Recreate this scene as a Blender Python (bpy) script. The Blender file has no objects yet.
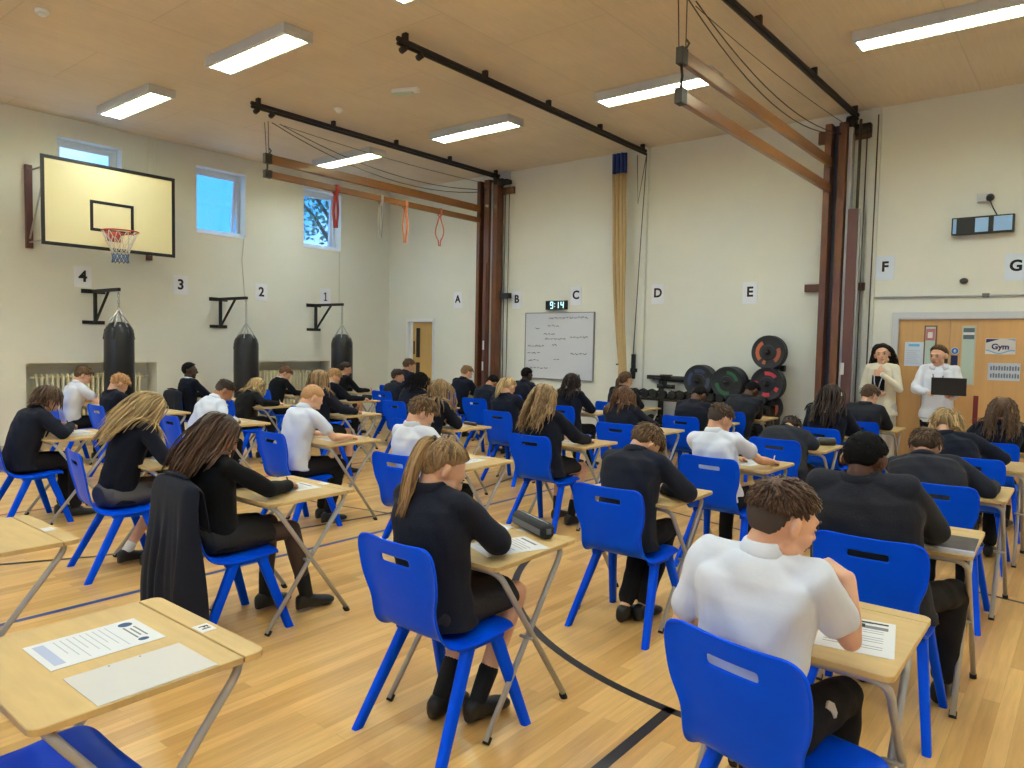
import bpy, bmesh, math, random
import numpy as np
from mathutils import Vector, Matrix

random.seed(7)
rng = np.random.default_rng(11)
PI = math.pi
SC = bpy.context.scene
COL = SC.collection

# ------------------------------------------------------------------ camera
F_PX, RX, RY, RZ, CAM_H = 726.26, -0.0549846, 0.0193343, 0.678986, 1.58


def cam_axes():
    cy, sy, cp, sp = math.cos(RZ), math.sin(RZ), math.cos(RX), math.sin(RX)
    f = np.array([-sy * cp, cy * cp, sp])
    r = np.array([cy, sy, 0.0])
    u = np.cross(r, f)
    c, s = math.cos(RY), math.sin(RY)
    return c * r + s * u, -s * r + c * u, f


RIGHT, UP, FWD = cam_axes()
cd = bpy.data.cameras.new('camera')
cam = bpy.data.objects.new('camera', cd)
COL.objects.link(cam)
cd.sensor_width = 36.0
cd.lens = F_PX / 1024 * 36.0
cd.clip_start = 0.02
cam.matrix_world = Matrix(((RIGHT[0], UP[0], -FWD[0], 0), (RIGHT[1], UP[1], -FWD[1], 0),
                           (RIGHT[2], UP[2], -FWD[2], CAM_H), (0, 0, 0, 1)))
SC.camera = cam


def ray(x, y):
    return RIGHT * ((x - 512) / F_PX) - UP * ((y - 384) / F_PX) + FWD


def aty(x, y, Y):
    d = ray(x, y)
    t = Y / d[1]
    return np.array([d[0] * t, Y, CAM_H + d[2] * t])


# ------------------------------------------------------------------ materials
MATS = {}


def lin(c):
    return tuple(((v / 12.92) if v <= 0.04045 else ((v + 0.055) / 1.055) ** 2.4) for v in c)


def mat(name, col, rough=0.6, metal=0.0, noise=0.0, nscale=20.0, bump=0.0, bscale=60.0, emit=None, estr=1.0,
        sheen=0.0, island=0.0, coat=0.0, sub=0.0, stretch=None, spec=0.5):
    """procedural principled material; col is sRGB 0..1"""
    if name in MATS:
        return MATS[name]
    m = bpy.data.materials.new(name)
    m.use_nodes = True
    nt = m.node_tree
    b = nt.nodes['Principled BSDF']
    L = nt.links
    c = lin(col)
    b.inputs['Base Color'].default_value = (*c, 1)
    b.inputs['Roughness'].default_value = rough
    b.inputs['Metallic'].default_value = metal
    b.inputs['Specular IOR Level'].default_value = spec
    b.inputs['Sheen Weight'].default_value = sheen
    b.inputs['Coat Weight'].default_value = coat
    if sub:
        b.inputs['Subsurface Weight'].default_value = sub
        b.inputs['Subsurface Radius'].default_value = (0.012, 0.005, 0.003)
    if emit:
        b.inputs['Emission Color'].default_value = (*lin(emit), 1)
        b.inputs['Emission Strength'].default_value = estr
    tc = nt.nodes.new('ShaderNodeTexCoord')
    src = tc.outputs['Object']
    if stretch:
        mp = nt.nodes.new('ShaderNodeMapping')
        mp.inputs['Scale'].default_value = stretch
        L.new(src, mp.inputs['Vector'])
        src = mp.outputs['Vector']
    if noise or island:
        n = nt.nodes.new('ShaderNodeTexNoise')
        n.inputs['Scale'].default_value = nscale
        n.inputs['Detail'].default_value = 5
        L.new(src, n.inputs['Vector'])
        fac = n.outputs['Fac']
        if island:
            g = nt.nodes.new('ShaderNodeNewGeometry')
            a = nt.nodes.new('ShaderNodeMath')
            a.operation = 'MULTIPLY_ADD'
            L.new(g.outputs['Random Per Island'], a.inputs[0])
            a.inputs[1].default_value = 0.6
            a2 = nt.nodes.new('ShaderNodeMath')
            a2.operation = 'MULTIPLY'
            L.new(fac, a2.inputs[0])
            a2.inputs[1].default_value = 0.4
            L.new(a2.outputs[0], a.inputs[2])
            fac = a.outputs[0]
        k = noise or island
        r = nt.nodes.new('ShaderNodeValToRGB')
        r.color_ramp.elements[0].position = 0.25
        r.color_ramp.elements[1].position = 0.75
        r.color_ramp.elements[0].color = (*[max(v * (1 - k), 0) for v in c], 1)
        r.color_ramp.elements[1].color = (*[min(v * (1 + k), 1) for v in c], 1)
        L.new(fac, r.inputs['Fac'])
        L.new(r.outputs['Color'], b.inputs['Base Color'])
    if bump:
        n2 = nt.nodes.new('ShaderNodeTexNoise')
        n2.inputs['Scale'].default_value = bscale
        n2.inputs['Detail'].default_value = 4
        L.new(src, n2.inputs['Vector'])
        bp = nt.nodes.new('ShaderNodeBump')
        bp.inputs['Strength'].default_value = bump
        bp.inputs['Distance'].default_value = 0.01
        L.new(n2.outputs['Fac'], bp.inputs['Height'])
        L.new(bp.outputs['Normal'], b.inputs['Normal'])
    MATS[name] = m
    return m


def board_mat(name, ax, cols, width, length, rough, seam=0.35, grain=0.12, bump=0.05):
    """floor boards / panels: brick pattern running along +Y"""
    m = bpy.data.materials.new(name)
    m.use_nodes = True
    nt = m.node_tree
    L = nt.links
    b = nt.nodes['Principled BSDF']
    tc = nt.nodes.new('ShaderNodeTexCoord')
    mp = nt.nodes.new('ShaderNodeMapping')
    mp.inputs['Rotation'].default_value = (0, 0, PI / 2 if ax == 'Y' else 0)
    L.new(tc.outputs['Object'], mp.inputs['Vector'])
    br = nt.nodes.new('ShaderNodeTexBrick')
    br.inputs['Scale'].default_value = 1
    br.inputs['Brick Width'].default_value = length
    br.inputs['Row Height'].default_value = width
    br.inputs['Mortar Size'].default_value = 0.0009 if width < 0.3 else 0.006
    br.inputs['Mortar Smooth'].default_value = 0.1
    br.inputs['Bias'].default_value = 0
    br.offset = 0.37
    c1, c2 = lin(cols[0]), lin(cols[1])
    br.inputs['Color1'].default_value = (*c1, 1)
    br.inputs['Color2'].default_value = (*c2, 1)
    br.inputs['Mortar'].default_value = (*[v * (1 - seam) for v in c1], 1)
    L.new(mp.outputs['Vector'], br.inputs['Vector'])
    mp2 = nt.nodes.new('ShaderNodeMapping')
    mp2.inputs['Scale'].default_value = (26, 1.6, 1) if ax == 'Y' else (1.6, 26, 1)
    L.new(tc.outputs['Object'], mp2.inputs['Vector'])
    n = nt.nodes.new('ShaderNodeTexNoise')
    n.inputs['Scale'].default_value = 1.6
    n.inputs['Detail'].default_value = 8
    n.inputs['Roughness'].default_value = 0.65
    L.new(mp2.outputs['Vector'], n.inputs['Vector'])
    n3 = nt.nodes.new('ShaderNodeTexNoise')
    n3.inputs['Scale'].default_value = 0.9
    n3.inputs['Detail'].default_value = 3
    L.new(tc.outputs['Object'], n3.inputs['Vector'])
    mr = nt.nodes.new('ShaderNodeMapRange')
    mr.inputs['From Min'].default_value = 0.3
    mr.inputs['From Max'].default_value = 0.7
    mr.inputs['To Min'].default_value = 1 - grain
    mr.inputs['To Max'].default_value = 1 + grain
    L.new(n.outputs['Fac'], mr.inputs['Value'])
    mr2 = nt.nodes.new('ShaderNodeMapRange')
    mr2.inputs['From Min'].default_value = 0.3
    mr2.inputs['From Max'].default_value = 0.7
    mr2.inputs['To Min'].default_value = 0.93
    mr2.inputs['To Max'].default_value = 1.05
    L.new(n3.outputs['Fac'], mr2.inputs['Value'])
    mu = nt.nodes.new('ShaderNodeMath')
    mu.operation = 'MULTIPLY'
    L.new(mr.outputs[0], mu.inputs[0])
    L.new(mr2.outputs[0], mu.inputs[1])
    vm = nt.nodes.new('ShaderNodeVectorMath')
    vm.operation = 'SCALE'
    L.new(br.outputs['Color'], vm.inputs[0])
    L.new(mu.outputs[0], vm.inputs['Scale'])
    L.new(vm.outputs[0], b.inputs['Base Color'])
    b.inputs['Roughness'].default_value = rough
    bp = nt.nodes.new('ShaderNodeBump')
    bp.inputs['Strength'].default_value = bump
    bp.inputs['Distance'].default_value = 0.002
    L.new(n.outputs['Fac'], bp.inputs['Height'])
    L.new(bp.outputs['Normal'], b.inputs['Normal'])
    return m


# ------------------------------------------------------------------ mesh building
class MB:
    def __init__(s):
        s.v = []
        s.f = []

    def add(s, vs, fs):
        n = len(s.v)
        s.v.extend([tuple(map(float, p)) for p in vs])
        s.f.extend([tuple(i + n for i in f) for f in fs])
        return s

    def box(s, c, d, R=None):
        hx, hy, hz = d[0] / 2, d[1] / 2, d[2] / 2
        vs = [np.array((x * hx, y * hy, z * hz)) for x in (-1, 1) for y in (-1, 1) for z in (-1, 1)]
        if R is not None:
            vs = [R @ p for p in vs]
        vs = [p + np.array(c, float) for p in vs]
        return s.add(vs, [(0, 1, 3, 2), (4, 6, 7, 5), (0, 4, 5, 1), (2, 3, 7, 6), (0, 2, 6, 4), (1, 5, 7, 3)])

    def bbox(s, x0, x1, y0, y1, z0, z1):
        return s.box(((x0 + x1) / 2, (y0 + y1) / 2, (z0 + z1) / 2), (abs(x1 - x0), abs(y1 - y0), abs(z1 - z0)))

    def loft(s, rings, caps=True):
        n = len(rings[0])
        vs = [p for r in rings for p in r]
        fs = []
        for i in range(len(rings) - 1):
            for j in range(n):
                k = (j + 1) % n
                fs.append((i * n + j, i * n + k, (i + 1) * n + k, (i + 1) * n + j))
        if caps:
            fs.append(tuple(range(n))[::-1])
            fs.append(tuple((len(rings) - 1) * n + j for j in range(n)))
        return s.add(vs, fs)

    def ell(s, c, r, R=None, nu=20, nv=12):
        rings = []
        for i in range(nv + 1):
            t = 0.06 + (PI - 0.12) * i / nv
            ring = []
            for j in range(nu):
                a = 2 * PI * j / nu
                p = np.array((r[0] * math.sin(t) * math.cos(a), r[1] * math.sin(t) * math.sin(a), -r[2] * math.cos(t)))
                if R is not None:
                    p = R @ p
                ring.append(p + np.array(c, float))
            rings.append(ring)
        return s.loft(rings)

    def tube(s, pts, r, n=10, flat=1.0, caps=True):
        """tube along points; r scalar or list"""
        pts = [np.array(p, float) for p in pts]
        if not hasattr(r, '__len__'):
            r = [r] * len(pts)
        up = None
        rings = []
        for i, p in enumerate(pts):
            d = pts[min(i + 1, len(pts) - 1)] - pts[max(i - 1, 0)]
            d = d / (np.linalg.norm(d) + 1e-9)
            if up is None:
                up = np.array((0, 0, 1.0)) if abs(d[2]) < 0.9 else np.array((0, 1.0, 0))
            a = np.cross(d, up)
            a /= np.linalg.norm(a) + 1e-9
            b = np.cross(a, d)
            up = b
            rings.append([p + r[i] * (math.cos(t) * a + flat * math.sin(t) * b) for t in np.arange(n) * 2 * PI / n])
        return s.loft(rings, caps)

    def cap(s, p1, r1, p2, r2, n=14, fl=1.0, up=None):
        """capsule with two radii"""
        p1 = np.array(p1, float)
        p2 = np.array(p2, float)
        d = p2 - p1
        L = np.linalg.norm(d) + 1e-9
        d /= L
        u = np.array((0, 0, 1.0)) if up is None else np.array(up, float)
        if abs(d @ u) > 0.95:
            u = np.array((0, 1.0, 0))
        a = np.cross(d, u)
        a /= np.linalg.norm(a)
        b = np.cross(a, d)
        rings = []
        for t in (-80, -55, -28, 0):
            q = math.radians(t)
            rings.append((p1 + d * r1 * math.sin(q), r1 * math.cos(q)))
        for t in (0, 28, 55, 80):
            q = math.radians(t)
            rings.append((p2 + d * r2 * math.sin(q), r2 * math.cos(q)))
        return s.loft([[c + rr * (math.cos(t) * a + fl * math.sin(t) * b) for t in np.arange(n) * 2 * PI / n] for c, rr in rings])

    def build(s, name, m, parent=None, smooth=True, bevel=0.0, seg=2, loc=None, sub=0, autosm=None):
        me = bpy.data.meshes.new(name)
        me.from_pydata(s.v, [], s.f)
        bm = bmesh.new()
        bm.from_mesh(me)
        if bevel:
            bmesh.ops.remove_doubles(bm, verts=bm.verts, dist=1e-5)
            es = [e for e in bm.edges if len(e.link_faces) == 2 and e.calc_face_angle(0) > 0.6]
            bmesh.ops.bevel(bm, geom=es, offset=bevel, segments=seg, affect='EDGES', profile=0.6)
        bmesh.ops.recalc_face_normals(bm, faces=bm.faces)
        bm.to_mesh(me)
        bm.free()
        if smooth:
            me.polygons.foreach_set('use_smooth', [True] * len(me.polygons))
            if autosm is not None:
                me.set_sharp_from_angle(angle=math.radians(autosm))
        return link(name, me, m, parent, loc, sub)


def link(name, me, m, parent=None, loc=None, sub=0):
    o = bpy.data.objects.new(name, me)
    COL.objects.link(o)
    if m is not None:
        me.materials.append(m)
    if parent is not None:
        o.parent = parent
    if loc is not None:
        o.location = loc
    if sub:
        md = o.modifiers.new('s', 'SUBSURF')
        md.levels = md.render_levels = sub
    return o


def tag(o, label=None, cat=None, group=None, kind=None):
    if label:
        o['label'] = label
    if cat:
        o['category'] = cat
    if group:
        o['group'] = group
    if kind:
        o['kind'] = kind
    return o


def empty(name, loc, rz=0.0):
    o = bpy.data.objects.new(name, None)
    COL.objects.link(o)
    o.location = loc
    o.rotation_euler = (0, 0, rz)
    o.empty_display_size = 0.1
    return o


def copy_tree(o, kids=None, parent=None):
    c = o.copy()
    COL.objects.link(c)
    if parent is not None:
        c.parent = parent
    for ch in list(o.children):
        copy_tree(ch, parent=c)
    return c


def remesh(mb, name, m, parent, voxel, smooth=4, disp=None, factor=0.5):
    me = bpy.data.meshes.new('tmp')
    me.from_pydata(mb.v, [], mb.f)
    bm = bmesh.new()
    bm.from_mesh(me)
    bmesh.ops.recalc_face_normals(bm, faces=bm.faces)
    bm.to_mesh(me)
    bm.free()
    o = bpy.data.objects.new('tmp', me)
    COL.objects.link(o)
    md = o.modifiers.new('r', 'REMESH')
    md.mode = 'VOXEL'
    md.voxel_size = voxel
    if smooth:
        ms = o.modifiers.new('s', 'SMOOTH')
        ms.factor = factor
        ms.iterations = smooth
    dg = bpy.context.evaluated_depsgraph_get()
    out = bpy.data.meshes.new_from_object(o.evaluated_get(dg))
    bpy.data.objects.remove(o)
    bpy.data.meshes.remove(me)
    out.materials.clear()
    out.name = name
    if disp:
        n = len(out.vertices)
        co = np.empty(n * 3)
        out.vertices.foreach_get('co', co)
        no = np.empty(n * 3)
        out.vertex_normals.foreach_get('vector', no)
        co = co.reshape(-1, 3)
        no = no.reshape(-1, 3)
        co = co + no * disp(co)[:, None]
        out.vertices.foreach_set('co', co.ravel())
    out.polygons.foreach_set('use_smooth', [True] * len(out.polygons))
    return link(name, out, m, parent)


def text_mesh(txt, name, size, m, parent=None, loc=(0, 0, 0), rot=(0, 0, 0), bold=0.0, depth=0.002, align='CENTER'):
    cu = bpy.data.curves.new(name, 'FONT')
    cu.body = txt
    cu.size = size
    cu.extrude = depth / 2
    cu.offset = bold
    cu.align_x = align
    cu.align_y = 'CENTER'
    cu.resolution_u = 4
    o = bpy.data.objects.new('tmp', cu)
    COL.objects.link(o)
    dg = bpy.context.evaluated_depsgraph_get()
    me = bpy.data.meshes.new_from_object(o.evaluated_get(dg))
    bpy.data.objects.remove(o)
    me.materials.clear()
    r = link(name, me, m, parent)
    r.location = loc
    r.rotation_euler = rot
    return r


def hexc(r, g, b):
    return (r / 255, g / 255, b / 255)


# ================================================================== MATERIALS
M_WALL = mat('painted wall', hexc(229, 229, 223), 0.75, noise=0.02, nscale=2.0, bump=0.05, bscale=30)
M_CEIL = board_mat('ceiling board', 'Y', (hexc(224, 210, 194), hexc(221, 207, 191)), 1.21, 2.44, 0.9, seam=0.16, grain=0.05, bump=0.03)
M_FLOOR = board_mat('beech floor boards', 'Y', (hexc(230, 184, 116), hexc(200, 150, 86)), 0.068, 1.3, 0.28, seam=0.35, grain=0.13)
M_BLUELINE = mat('blue court line', hexc(52, 72, 140), 0.4)
M_BLACKLINE = mat('black court line', hexc(44, 38, 36), 0.4)
M_BLUE = mat('blue moulded plastic', hexc(0, 78, 236), 0.34, noise=0.03, nscale=6, bump=0.02, bscale=300, spec=0.09)
M_TOP = mat('beech laminate', hexc(200, 168, 116), 0.42, noise=0.09, nscale=5, stretch=(1, 6, 1), spec=0.35)
M_EDGE = mat('desk groove', hexc(92, 72, 46), 0.7)
M_STEEL = mat('grey painted steel', hexc(176, 176, 182), 0.38, metal=0.35)
M_RUBBER = mat('black rubber', hexc(24, 24, 24), 0.7)
M_PAPER = mat('white paper', hexc(218, 217, 220), 0.8)
M_INK = mat('grey print', hexc(120, 122, 130), 0.8)
M_DKINK = mat('dark print', hexc(42, 52, 78), 0.8)
M_WOODFRAME = mat('stained timber', hexc(104, 60, 36), 0.42, noise=0.28, nscale=6, stretch=(5, 0.7, 0.7), coat=0.2)
M_BEAM = mat('varnished beech beam', hexc(134, 86, 42), 0.35, noise=0.18, nscale=5, stretch=(6, 0.6, 6), coat=0.15)
M_IRON = mat('dark iron', hexc(58, 50, 46), 0.5, metal=0.6)
M_WIRE = mat('steel wire', hexc(90, 84, 76), 0.45, metal=0.6)
M_WHITE = mat('white paint', hexc(236, 238, 242), 0.5)
M_UPVC = mat('white window frame', hexc(225, 232, 244), 0.35)
M_DOOR = mat('oak veneer', hexc(206, 160, 108), 0.5, noise=0.06, nscale=3, stretch=(8, 8, 0.6))
M_BLACK = mat('matt black', hexc(22, 22, 24), 0.5)
M_BAG = mat('black leather', hexc(26, 26, 32), 0.32, bump=0.15, bscale=40)
M_CHROME = mat('steel chain', hexc(190, 190, 190), 0.3, metal=0.9)
M_LABELINK = mat('black ink', hexc(25, 25, 30), 0.7)
M_DIFF = mat('lamp diffuser', hexc(255, 250, 225), 0.4, emit=hexc(226, 247, 255), estr=20.0)
M_LAMPBODY = mat('white lamp body', hexc(205, 208, 214), 0.4)
M_LOUVRE = mat('lamp louvre', hexc(250, 240, 190), 0.4, emit=hexc(255, 240, 150), estr=0.45)
M_MAROON = mat('maroon steel', hexc(98, 62, 62), 0.5)
M_RAD = mat('cream radiator', hexc(228, 220, 190), 0.45)

# ================================================================== ROOM
XL, YW, ZC = -11.34, 10.0, 4.6
XR, YB = 3.2, -5.0


def struct(mb, name, m, **k):
    return tag(mb.build(name, m, smooth=False, **k), kind='structure')


struct(MB().bbox(XL - 0.6, XR + 0.3, YB - 0.3, YW + 0.3, -0.2, 0), 'floor', M_FLOOR)
struct(MB().bbox(XL - 0.6, XR + 0.3, YB - 0.3, YW + 0.3, ZC, ZC + 0.2), 'ceiling', M_CEIL)
FLOOR = bpy.data.objects['floor']


def wall_holes(name, axis, pos, thick, u0, u1, holes, back=None):
    """wall in plane axis=pos, extending to pos+thick; holes (u0,u1,z0,z1)"""
    us = sorted({u0, u1, *[h[0] for h in holes], *[h[1] for h in holes]})
    zs = sorted({0, ZC, *[h[2] for h in holes], *[h[3] for h in holes]})
    mb = MB()
    for i in range(len(us) - 1):
        runs = []
        for j in range(len(zs) - 1):
            cu, cz = (us[i] + us[i + 1]) / 2, (zs[j] + zs[j + 1]) / 2
            if any(h[0] < cu < h[1] and h[2] < cz < h[3] for h in holes):
                continue
            if runs and abs(runs[-1][1] - zs[j]) < 1e-9:
                runs[-1][1] = zs[j + 1]
            else:
                runs.append([zs[j], zs[j + 1]])
        for a, b in runs:
            if axis == 'x':
                mb.bbox(pos, pos + thick, us[i], us[i + 1], a, b)
            else:
                mb.bbox(us[i], us[i + 1], pos, pos + thick, a, b)
    return struct(mb, name, M_WALL)


WIN = [(1.94, 2.80, 3.27, 4.33), (3.94, 4.80, 3.27, 4.33), (5.94, 6.79, 3.27, 4.33), (7.95, 8.78, 3.27, 4.33)]
REC = [(-0.01, 1.75, 0.10, 1.19), (3.52, 5.29, 0.10, 1.19), (7.05, 8.55, 0.10, 1.19)]
wall_holes('wall_left', 'x', XL, -0.32, YB, YW, WIN + REC)
DL = (-10.80, -10.03, 0, 2.03)
DR = (-1.99, -0.36, 0, 2.03)
wall_holes('wall_back', 'y', YW, 0.22, XL - 0.3, XR, [DL, DR])
struct(MB().bbox(XR, XR + 0.2, YB, YW, 0, ZC), 'wall_right', M_WALL)
wall_holes('wall_front', 'y', YB - 0.2, 0.2, XL - 0.3, XR, [(-10.2, -8.2, 2.2, 4.1), (-7.4, -5.4, 2.2, 4.1), (-4.6, -2.6, 2.2, 4.1), (-1.8, 0.2, 2.2, 4.1)])
# recess backs, beyond the door openings
mb = MB()
for a, b, z0, z1 in REC:
    mb.bbox(XL - 0.40, XL - 0.322, a - 0.05, b + 0.05, z0 - 0.05, z1 + 0.05)
struct(mb, 'wall_recess', M_WALL)
struct(MB().bbox(XL - 0.3, -9.0, YW + 1.6, YW + 1.7, 0, 2.6).bbox(-2.6, 0.4, YW + 1.6, YW + 1.7, 0, 2.6)
       .bbox(XL - 0.3, -9.0, YW + 0.22, YW + 1.7, -0.1, 0).bbox(-2.6, 0.4, YW + 0.22, YW + 1.7, -0.1, 0)
       .bbox(XL - 0.3, -9.0, YW + 0.22, YW + 1.7, 2.6, 2.7).bbox(-2.6, 0.4, YW + 0.22, YW + 1.7, 2.6, 2.7),
       'wall_corridor', M_WALL)
# shallow piers on the back wall and a vertical joint
struct(MB().bbox(-5.66, -5.46, YW - 0.06, YW, 0, ZC), 'trim_1', M_WALL)
struct(MB().bbox(-8.29, -8.19, YW - 0.04, YW, 0, ZC), 'trim_2', M_WALL)
struct(MB().bbox(-2.36, -2.24, YW - 0.05, YW, 0, ZC), 'trim_3', M_WALL)
struct(MB().bbox(-10.0, -2.05, YW - 0.025, YW, 0, 0.12).bbox(-0.3, XR, YW - 0.025, YW, 0, 0.12)
       .bbox(XL, -10.85, YW - 0.025, YW, 0, 0.12), 'baseboard_back', mat('skirting', hexc(190, 176, 150), 0.6))
struct(MB().bbox(XL, XL + 0.025, YB, YW, 0, 0.09), 'baseboard_left', mat('skirting', hexc(190, 176, 150), 0.6))

# floor markings, painted on the boards
def stripe(pts, w, name, m):
    mb = MB()
    pts = [np.array((*p, 0.0)) for p in pts]
    L, R = [], []
    for i, p in enumerate(pts):
        d = pts[min(i + 1, len(pts) - 1)] - pts[max(i - 1, 0)]
        d /= np.linalg.norm(d)
        n = np.array((-d[1], d[0], 0)) * w / 2
        L.append(p + n)
        R.append(p - n)
    n = len(pts)
    vs = [q + np.array((0, 0, 0.0012)) for q in L + R]
    mb.add(vs, [(i, i + 1, n + i + 1, n + i) for i in range(n - 1)])
    return mb.build(name, m, FLOOR, smooth=False)


arc = [(-1.245 + 2.082 * math.cos(t), 4.924 + 2.082 * math.sin(t)) for t in np.linspace(math.radians(196), math.radians(344), 60)]
stripe(arc, 0.05, 'arc_line', M_BLACKLINE)
stripe([(-1.382, 2.87), (-1.37, -0.5)], 0.05, 'black_line', M_BLACKLINE)
stripe([(-4.56, -2), (-4.58, 3), (-4.6, 9.0)], 0.045, 'blue_line', M_BLUELINE)
stripe([(-0.25, 5.57), (-0.66, 5.65), (-2.6, 6.2), (-5.1, 6.9)], 0.035, 'black_line', M_BLACKLINE)
stripe([(-6.1, 1.0), (-5.8, 1.62), (-5.53, 2.13), (-5.2, 3.2), (-5.02, 4.4), (-5.09, 5.58), (-5.34, 6.7)], 0.04, 'arc_line', M_BLACKLINE)
stripe([(-6.6, 4.2), (-5.88, 4.28), (-4.97, 4.46), (-3.5, 4.8)], 0.03, 'black_line', M_BLACKLINE)
stripe([(-7.4, -1), (-7.4, 9)], 0.045, 'red_line', mat('red court line', hexc(150, 60, 50), 0.4))

# windows
M_GLASS = bpy.data.materials.new('window glass')
M_GLASS.use_nodes = True
nt = M_GLASS.node_tree
nt.nodes.remove(nt.nodes['Principled BSDF'])
tr = nt.nodes.new('ShaderNodeBsdfTransparent')
tr.inputs[0].default_value = (0.86, 0.93, 1, 1)
gl = nt.nodes.new('ShaderNodeBsdfGlossy')
gl.inputs['Roughness'].default_value = 0.05
mx = nt.nodes.new('ShaderNodeMixShader')
mx.inputs[0].default_value = 0.06
nt.links.new(tr.outputs[0], mx.inputs[1])
nt.links.new(gl.outputs[0], mx.inputs[2])
nt.links.new(mx.outputs[0], nt.nodes['Material Output'].inputs[0])

for i, (a, b, z0, z1) in enumerate(WIN):
    root = empty('window_%d' % (i + 1), (XL - 0.2, (a + b) / 2, z0))
    tag(root, kind='structure')
    w, h = b - a, z1 - z0
    fr = MB()
    t = 0.055
    fr.bbox(-0.03, 0.03, -w / 2, -w / 2 + t, 0, h).bbox(-0.03, 0.03, w / 2 - t, w / 2, 0, h)
    fr.bbox(-0.03, 0.03, -w / 2 + t, w / 2 - t, 0, t).bbox(-0.03, 0.03, -w / 2 + t, w / 2 - t, h - t, h)
    fr.build('window_frame', M_UPVC, root, smooth=False, bevel=0.006)
    sl = MB()
    sl.add([(0.04, -w / 2, 0.09), (0.21, -w / 2, 0.0), (0.21, w / 2, 0.0), (0.04, w / 2, 0.09),
            (0.04, -w / 2, 0.0), (0.04, w / 2, 0.0), (0.21, -w / 2, -0.004), (0.21, w / 2, -0.004)],
           [(0, 1, 2, 3), (0, 3, 5, 4), (4, 5, 7, 6), (0, 4, 6, 1), (3, 2, 7, 5), (1, 6, 7, 2)])
    sl.build('window_sill', M_WHITE, root, smooth=False)
    ang = (0, 0.0, 0.10, 0.06)[i]
    sash = empty('sash', (0, 0, h - t), 0)
    sash.parent = root
    sash.rotation_euler = (0, ang, 0)
    iw, ih = w / 2 - t, h - 2 * t
    s_ = MB()
    s_.bbox(-0.02, 0.02, -iw, -iw + 0.045, -ih, 0).bbox(-0.02, 0.02, iw - 0.045, iw, -ih, 0)
    s_.bbox(-0.02, 0.02, -iw + 0.045, iw - 0.045, -ih, -ih + 0.045).bbox(-0.02, 0.02, -iw + 0.045, iw - 0.045, -0.045, 0)
    s_.build('sash_frame', M_UPVC, sash, smooth=False, bevel=0.005)
    MB().bbox(-0.004, 0.004, -iw + 0.04, iw - 0.04, -ih + 0.04, -0.04).build('pane', M_GLASS, sash, smooth=False)
    MB().bbox(0.02, 0.05, -0.05, 0.05, -ih + 0.005, -ih + 0.03).build('handle', M_BLACK, sash, smooth=False, bevel=0.004)

# radiators in the recesses
def radiator(y0, y1, label):
    r = empty('radiator', (XL - 0.16, (y0 + y1) / 2, 0))
    tag(r, label, 'radiator')
    n = int((y1 - y0) / 0.066)
    mb = MB()
    for k in range(n):
        y = -(y1 - y0) / 2 + (k + 0.5) * (y1 - y0) / n
        pts = [(0, y, 0.22), (0, y, 0.6), (0, y, 1.02)]
        rings = []
        for (px, py, pz, sx, sy) in ((0, y, 0.20, 0.03, 0.012), (0, y, 0.23, 0.055, 0.021), (0, y, 0.60, 0.052, 0.019), (0, y, 0.99, 0.055, 0.021), (0, y, 1.03, 0.03, 0.012)):
            rings.append([(px + sx * math.cos(q), py + sy * math.sin(q), pz) for q in np.arange(10) * 2 * PI / 10])
        mb.loft(rings)
    mb.build('radiator_fins', M_RAD, r)
    h = (y1 - y0) / 2
    MB().tube([(0, -h - 0.04, 0.98), (0, h + 0.04, 0.98)], 0.022).tube([(0, -h - 0.04, 0.26), (0, h + 0.04, 0.26)], 0.022).build('header_pipe', M_RAD, r)
    MB().tube([(0, h + 0.03, 0.26), (0, h + 0.07, 0.26), (0, h + 0.07, 0.02)], 0.012).build('feed_pipe', M_RAD, r)
    MB().cap((0, h + 0.05, 0.98), 0.028, (0, h + 0.09, 0.98), 0.022).build('valve', M_CHROME, r)
    MB().bbox(-0.03, 0.03, -h + 0.2, -h + 0.24, 0, 0.21).bbox(-0.03, 0.03, h - 0.24, h - 0.2, 0, 0.21).build('foot', M_RAD, r, smooth=False)


radiator(3.66, 5.12, 'cream column radiator in the recess behind the nearest punch bag')
radiator(7.12, 8.42, 'cream column radiator in the recess between the two farther punch bags')

# doors
def door_left():
    r = tag(empty('door_1', (0, YW, 0)), kind='structure')
    a, b, _, h = DL
    MB().bbox(a, a + 0.06, -0.02, 0.2, 0, h).bbox(b - 0.035, b, -0.02, 0.2, 0, h).bbox(a, b, -0.02, 0.2, h - 0.045, h).build('door_frame', M_WHITE, r, smooth=False, bevel=0.004)
    lf = MB().bbox(a + 0.12, b - 0.035, 0.06, 0.105, 0.005, h - 0.05).build('door_leaf', mat('pale beech door', hexc(196, 158, 98), 0.5, noise=0.05, nscale=3, stretch=(8, 8, .6)), r, smooth=False)
    MB().bbox(a + 0.06, a + 0.12, 0.05, 0.11, 0.005, h - 0.05).build('door_stile', M_WHITE, r, smooth=False)
    for z0, z1 in ((1.28, 1.86), (0.3, 1.18)):
        MB().bbox(a + 0.22, a + 0.32, 0.052, 0.06, z0, z1).build('vision_panel', mat('dark glass', hexc(40, 30, 28), 0.15), lf, smooth=False)
    MB().bbox(a + 0.135, a + 0.175, 0.054, 0.06, 1.34, 1.60).build('push_plate', M_BLACK, lf, smooth=False)
    MB().cap((a + 0.155, 0.05, 1.06), 0.012, (a + 0.155, 0.05, 1.2), 0.012).build('handle', M_STEEL, lf)


door_left()


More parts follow.
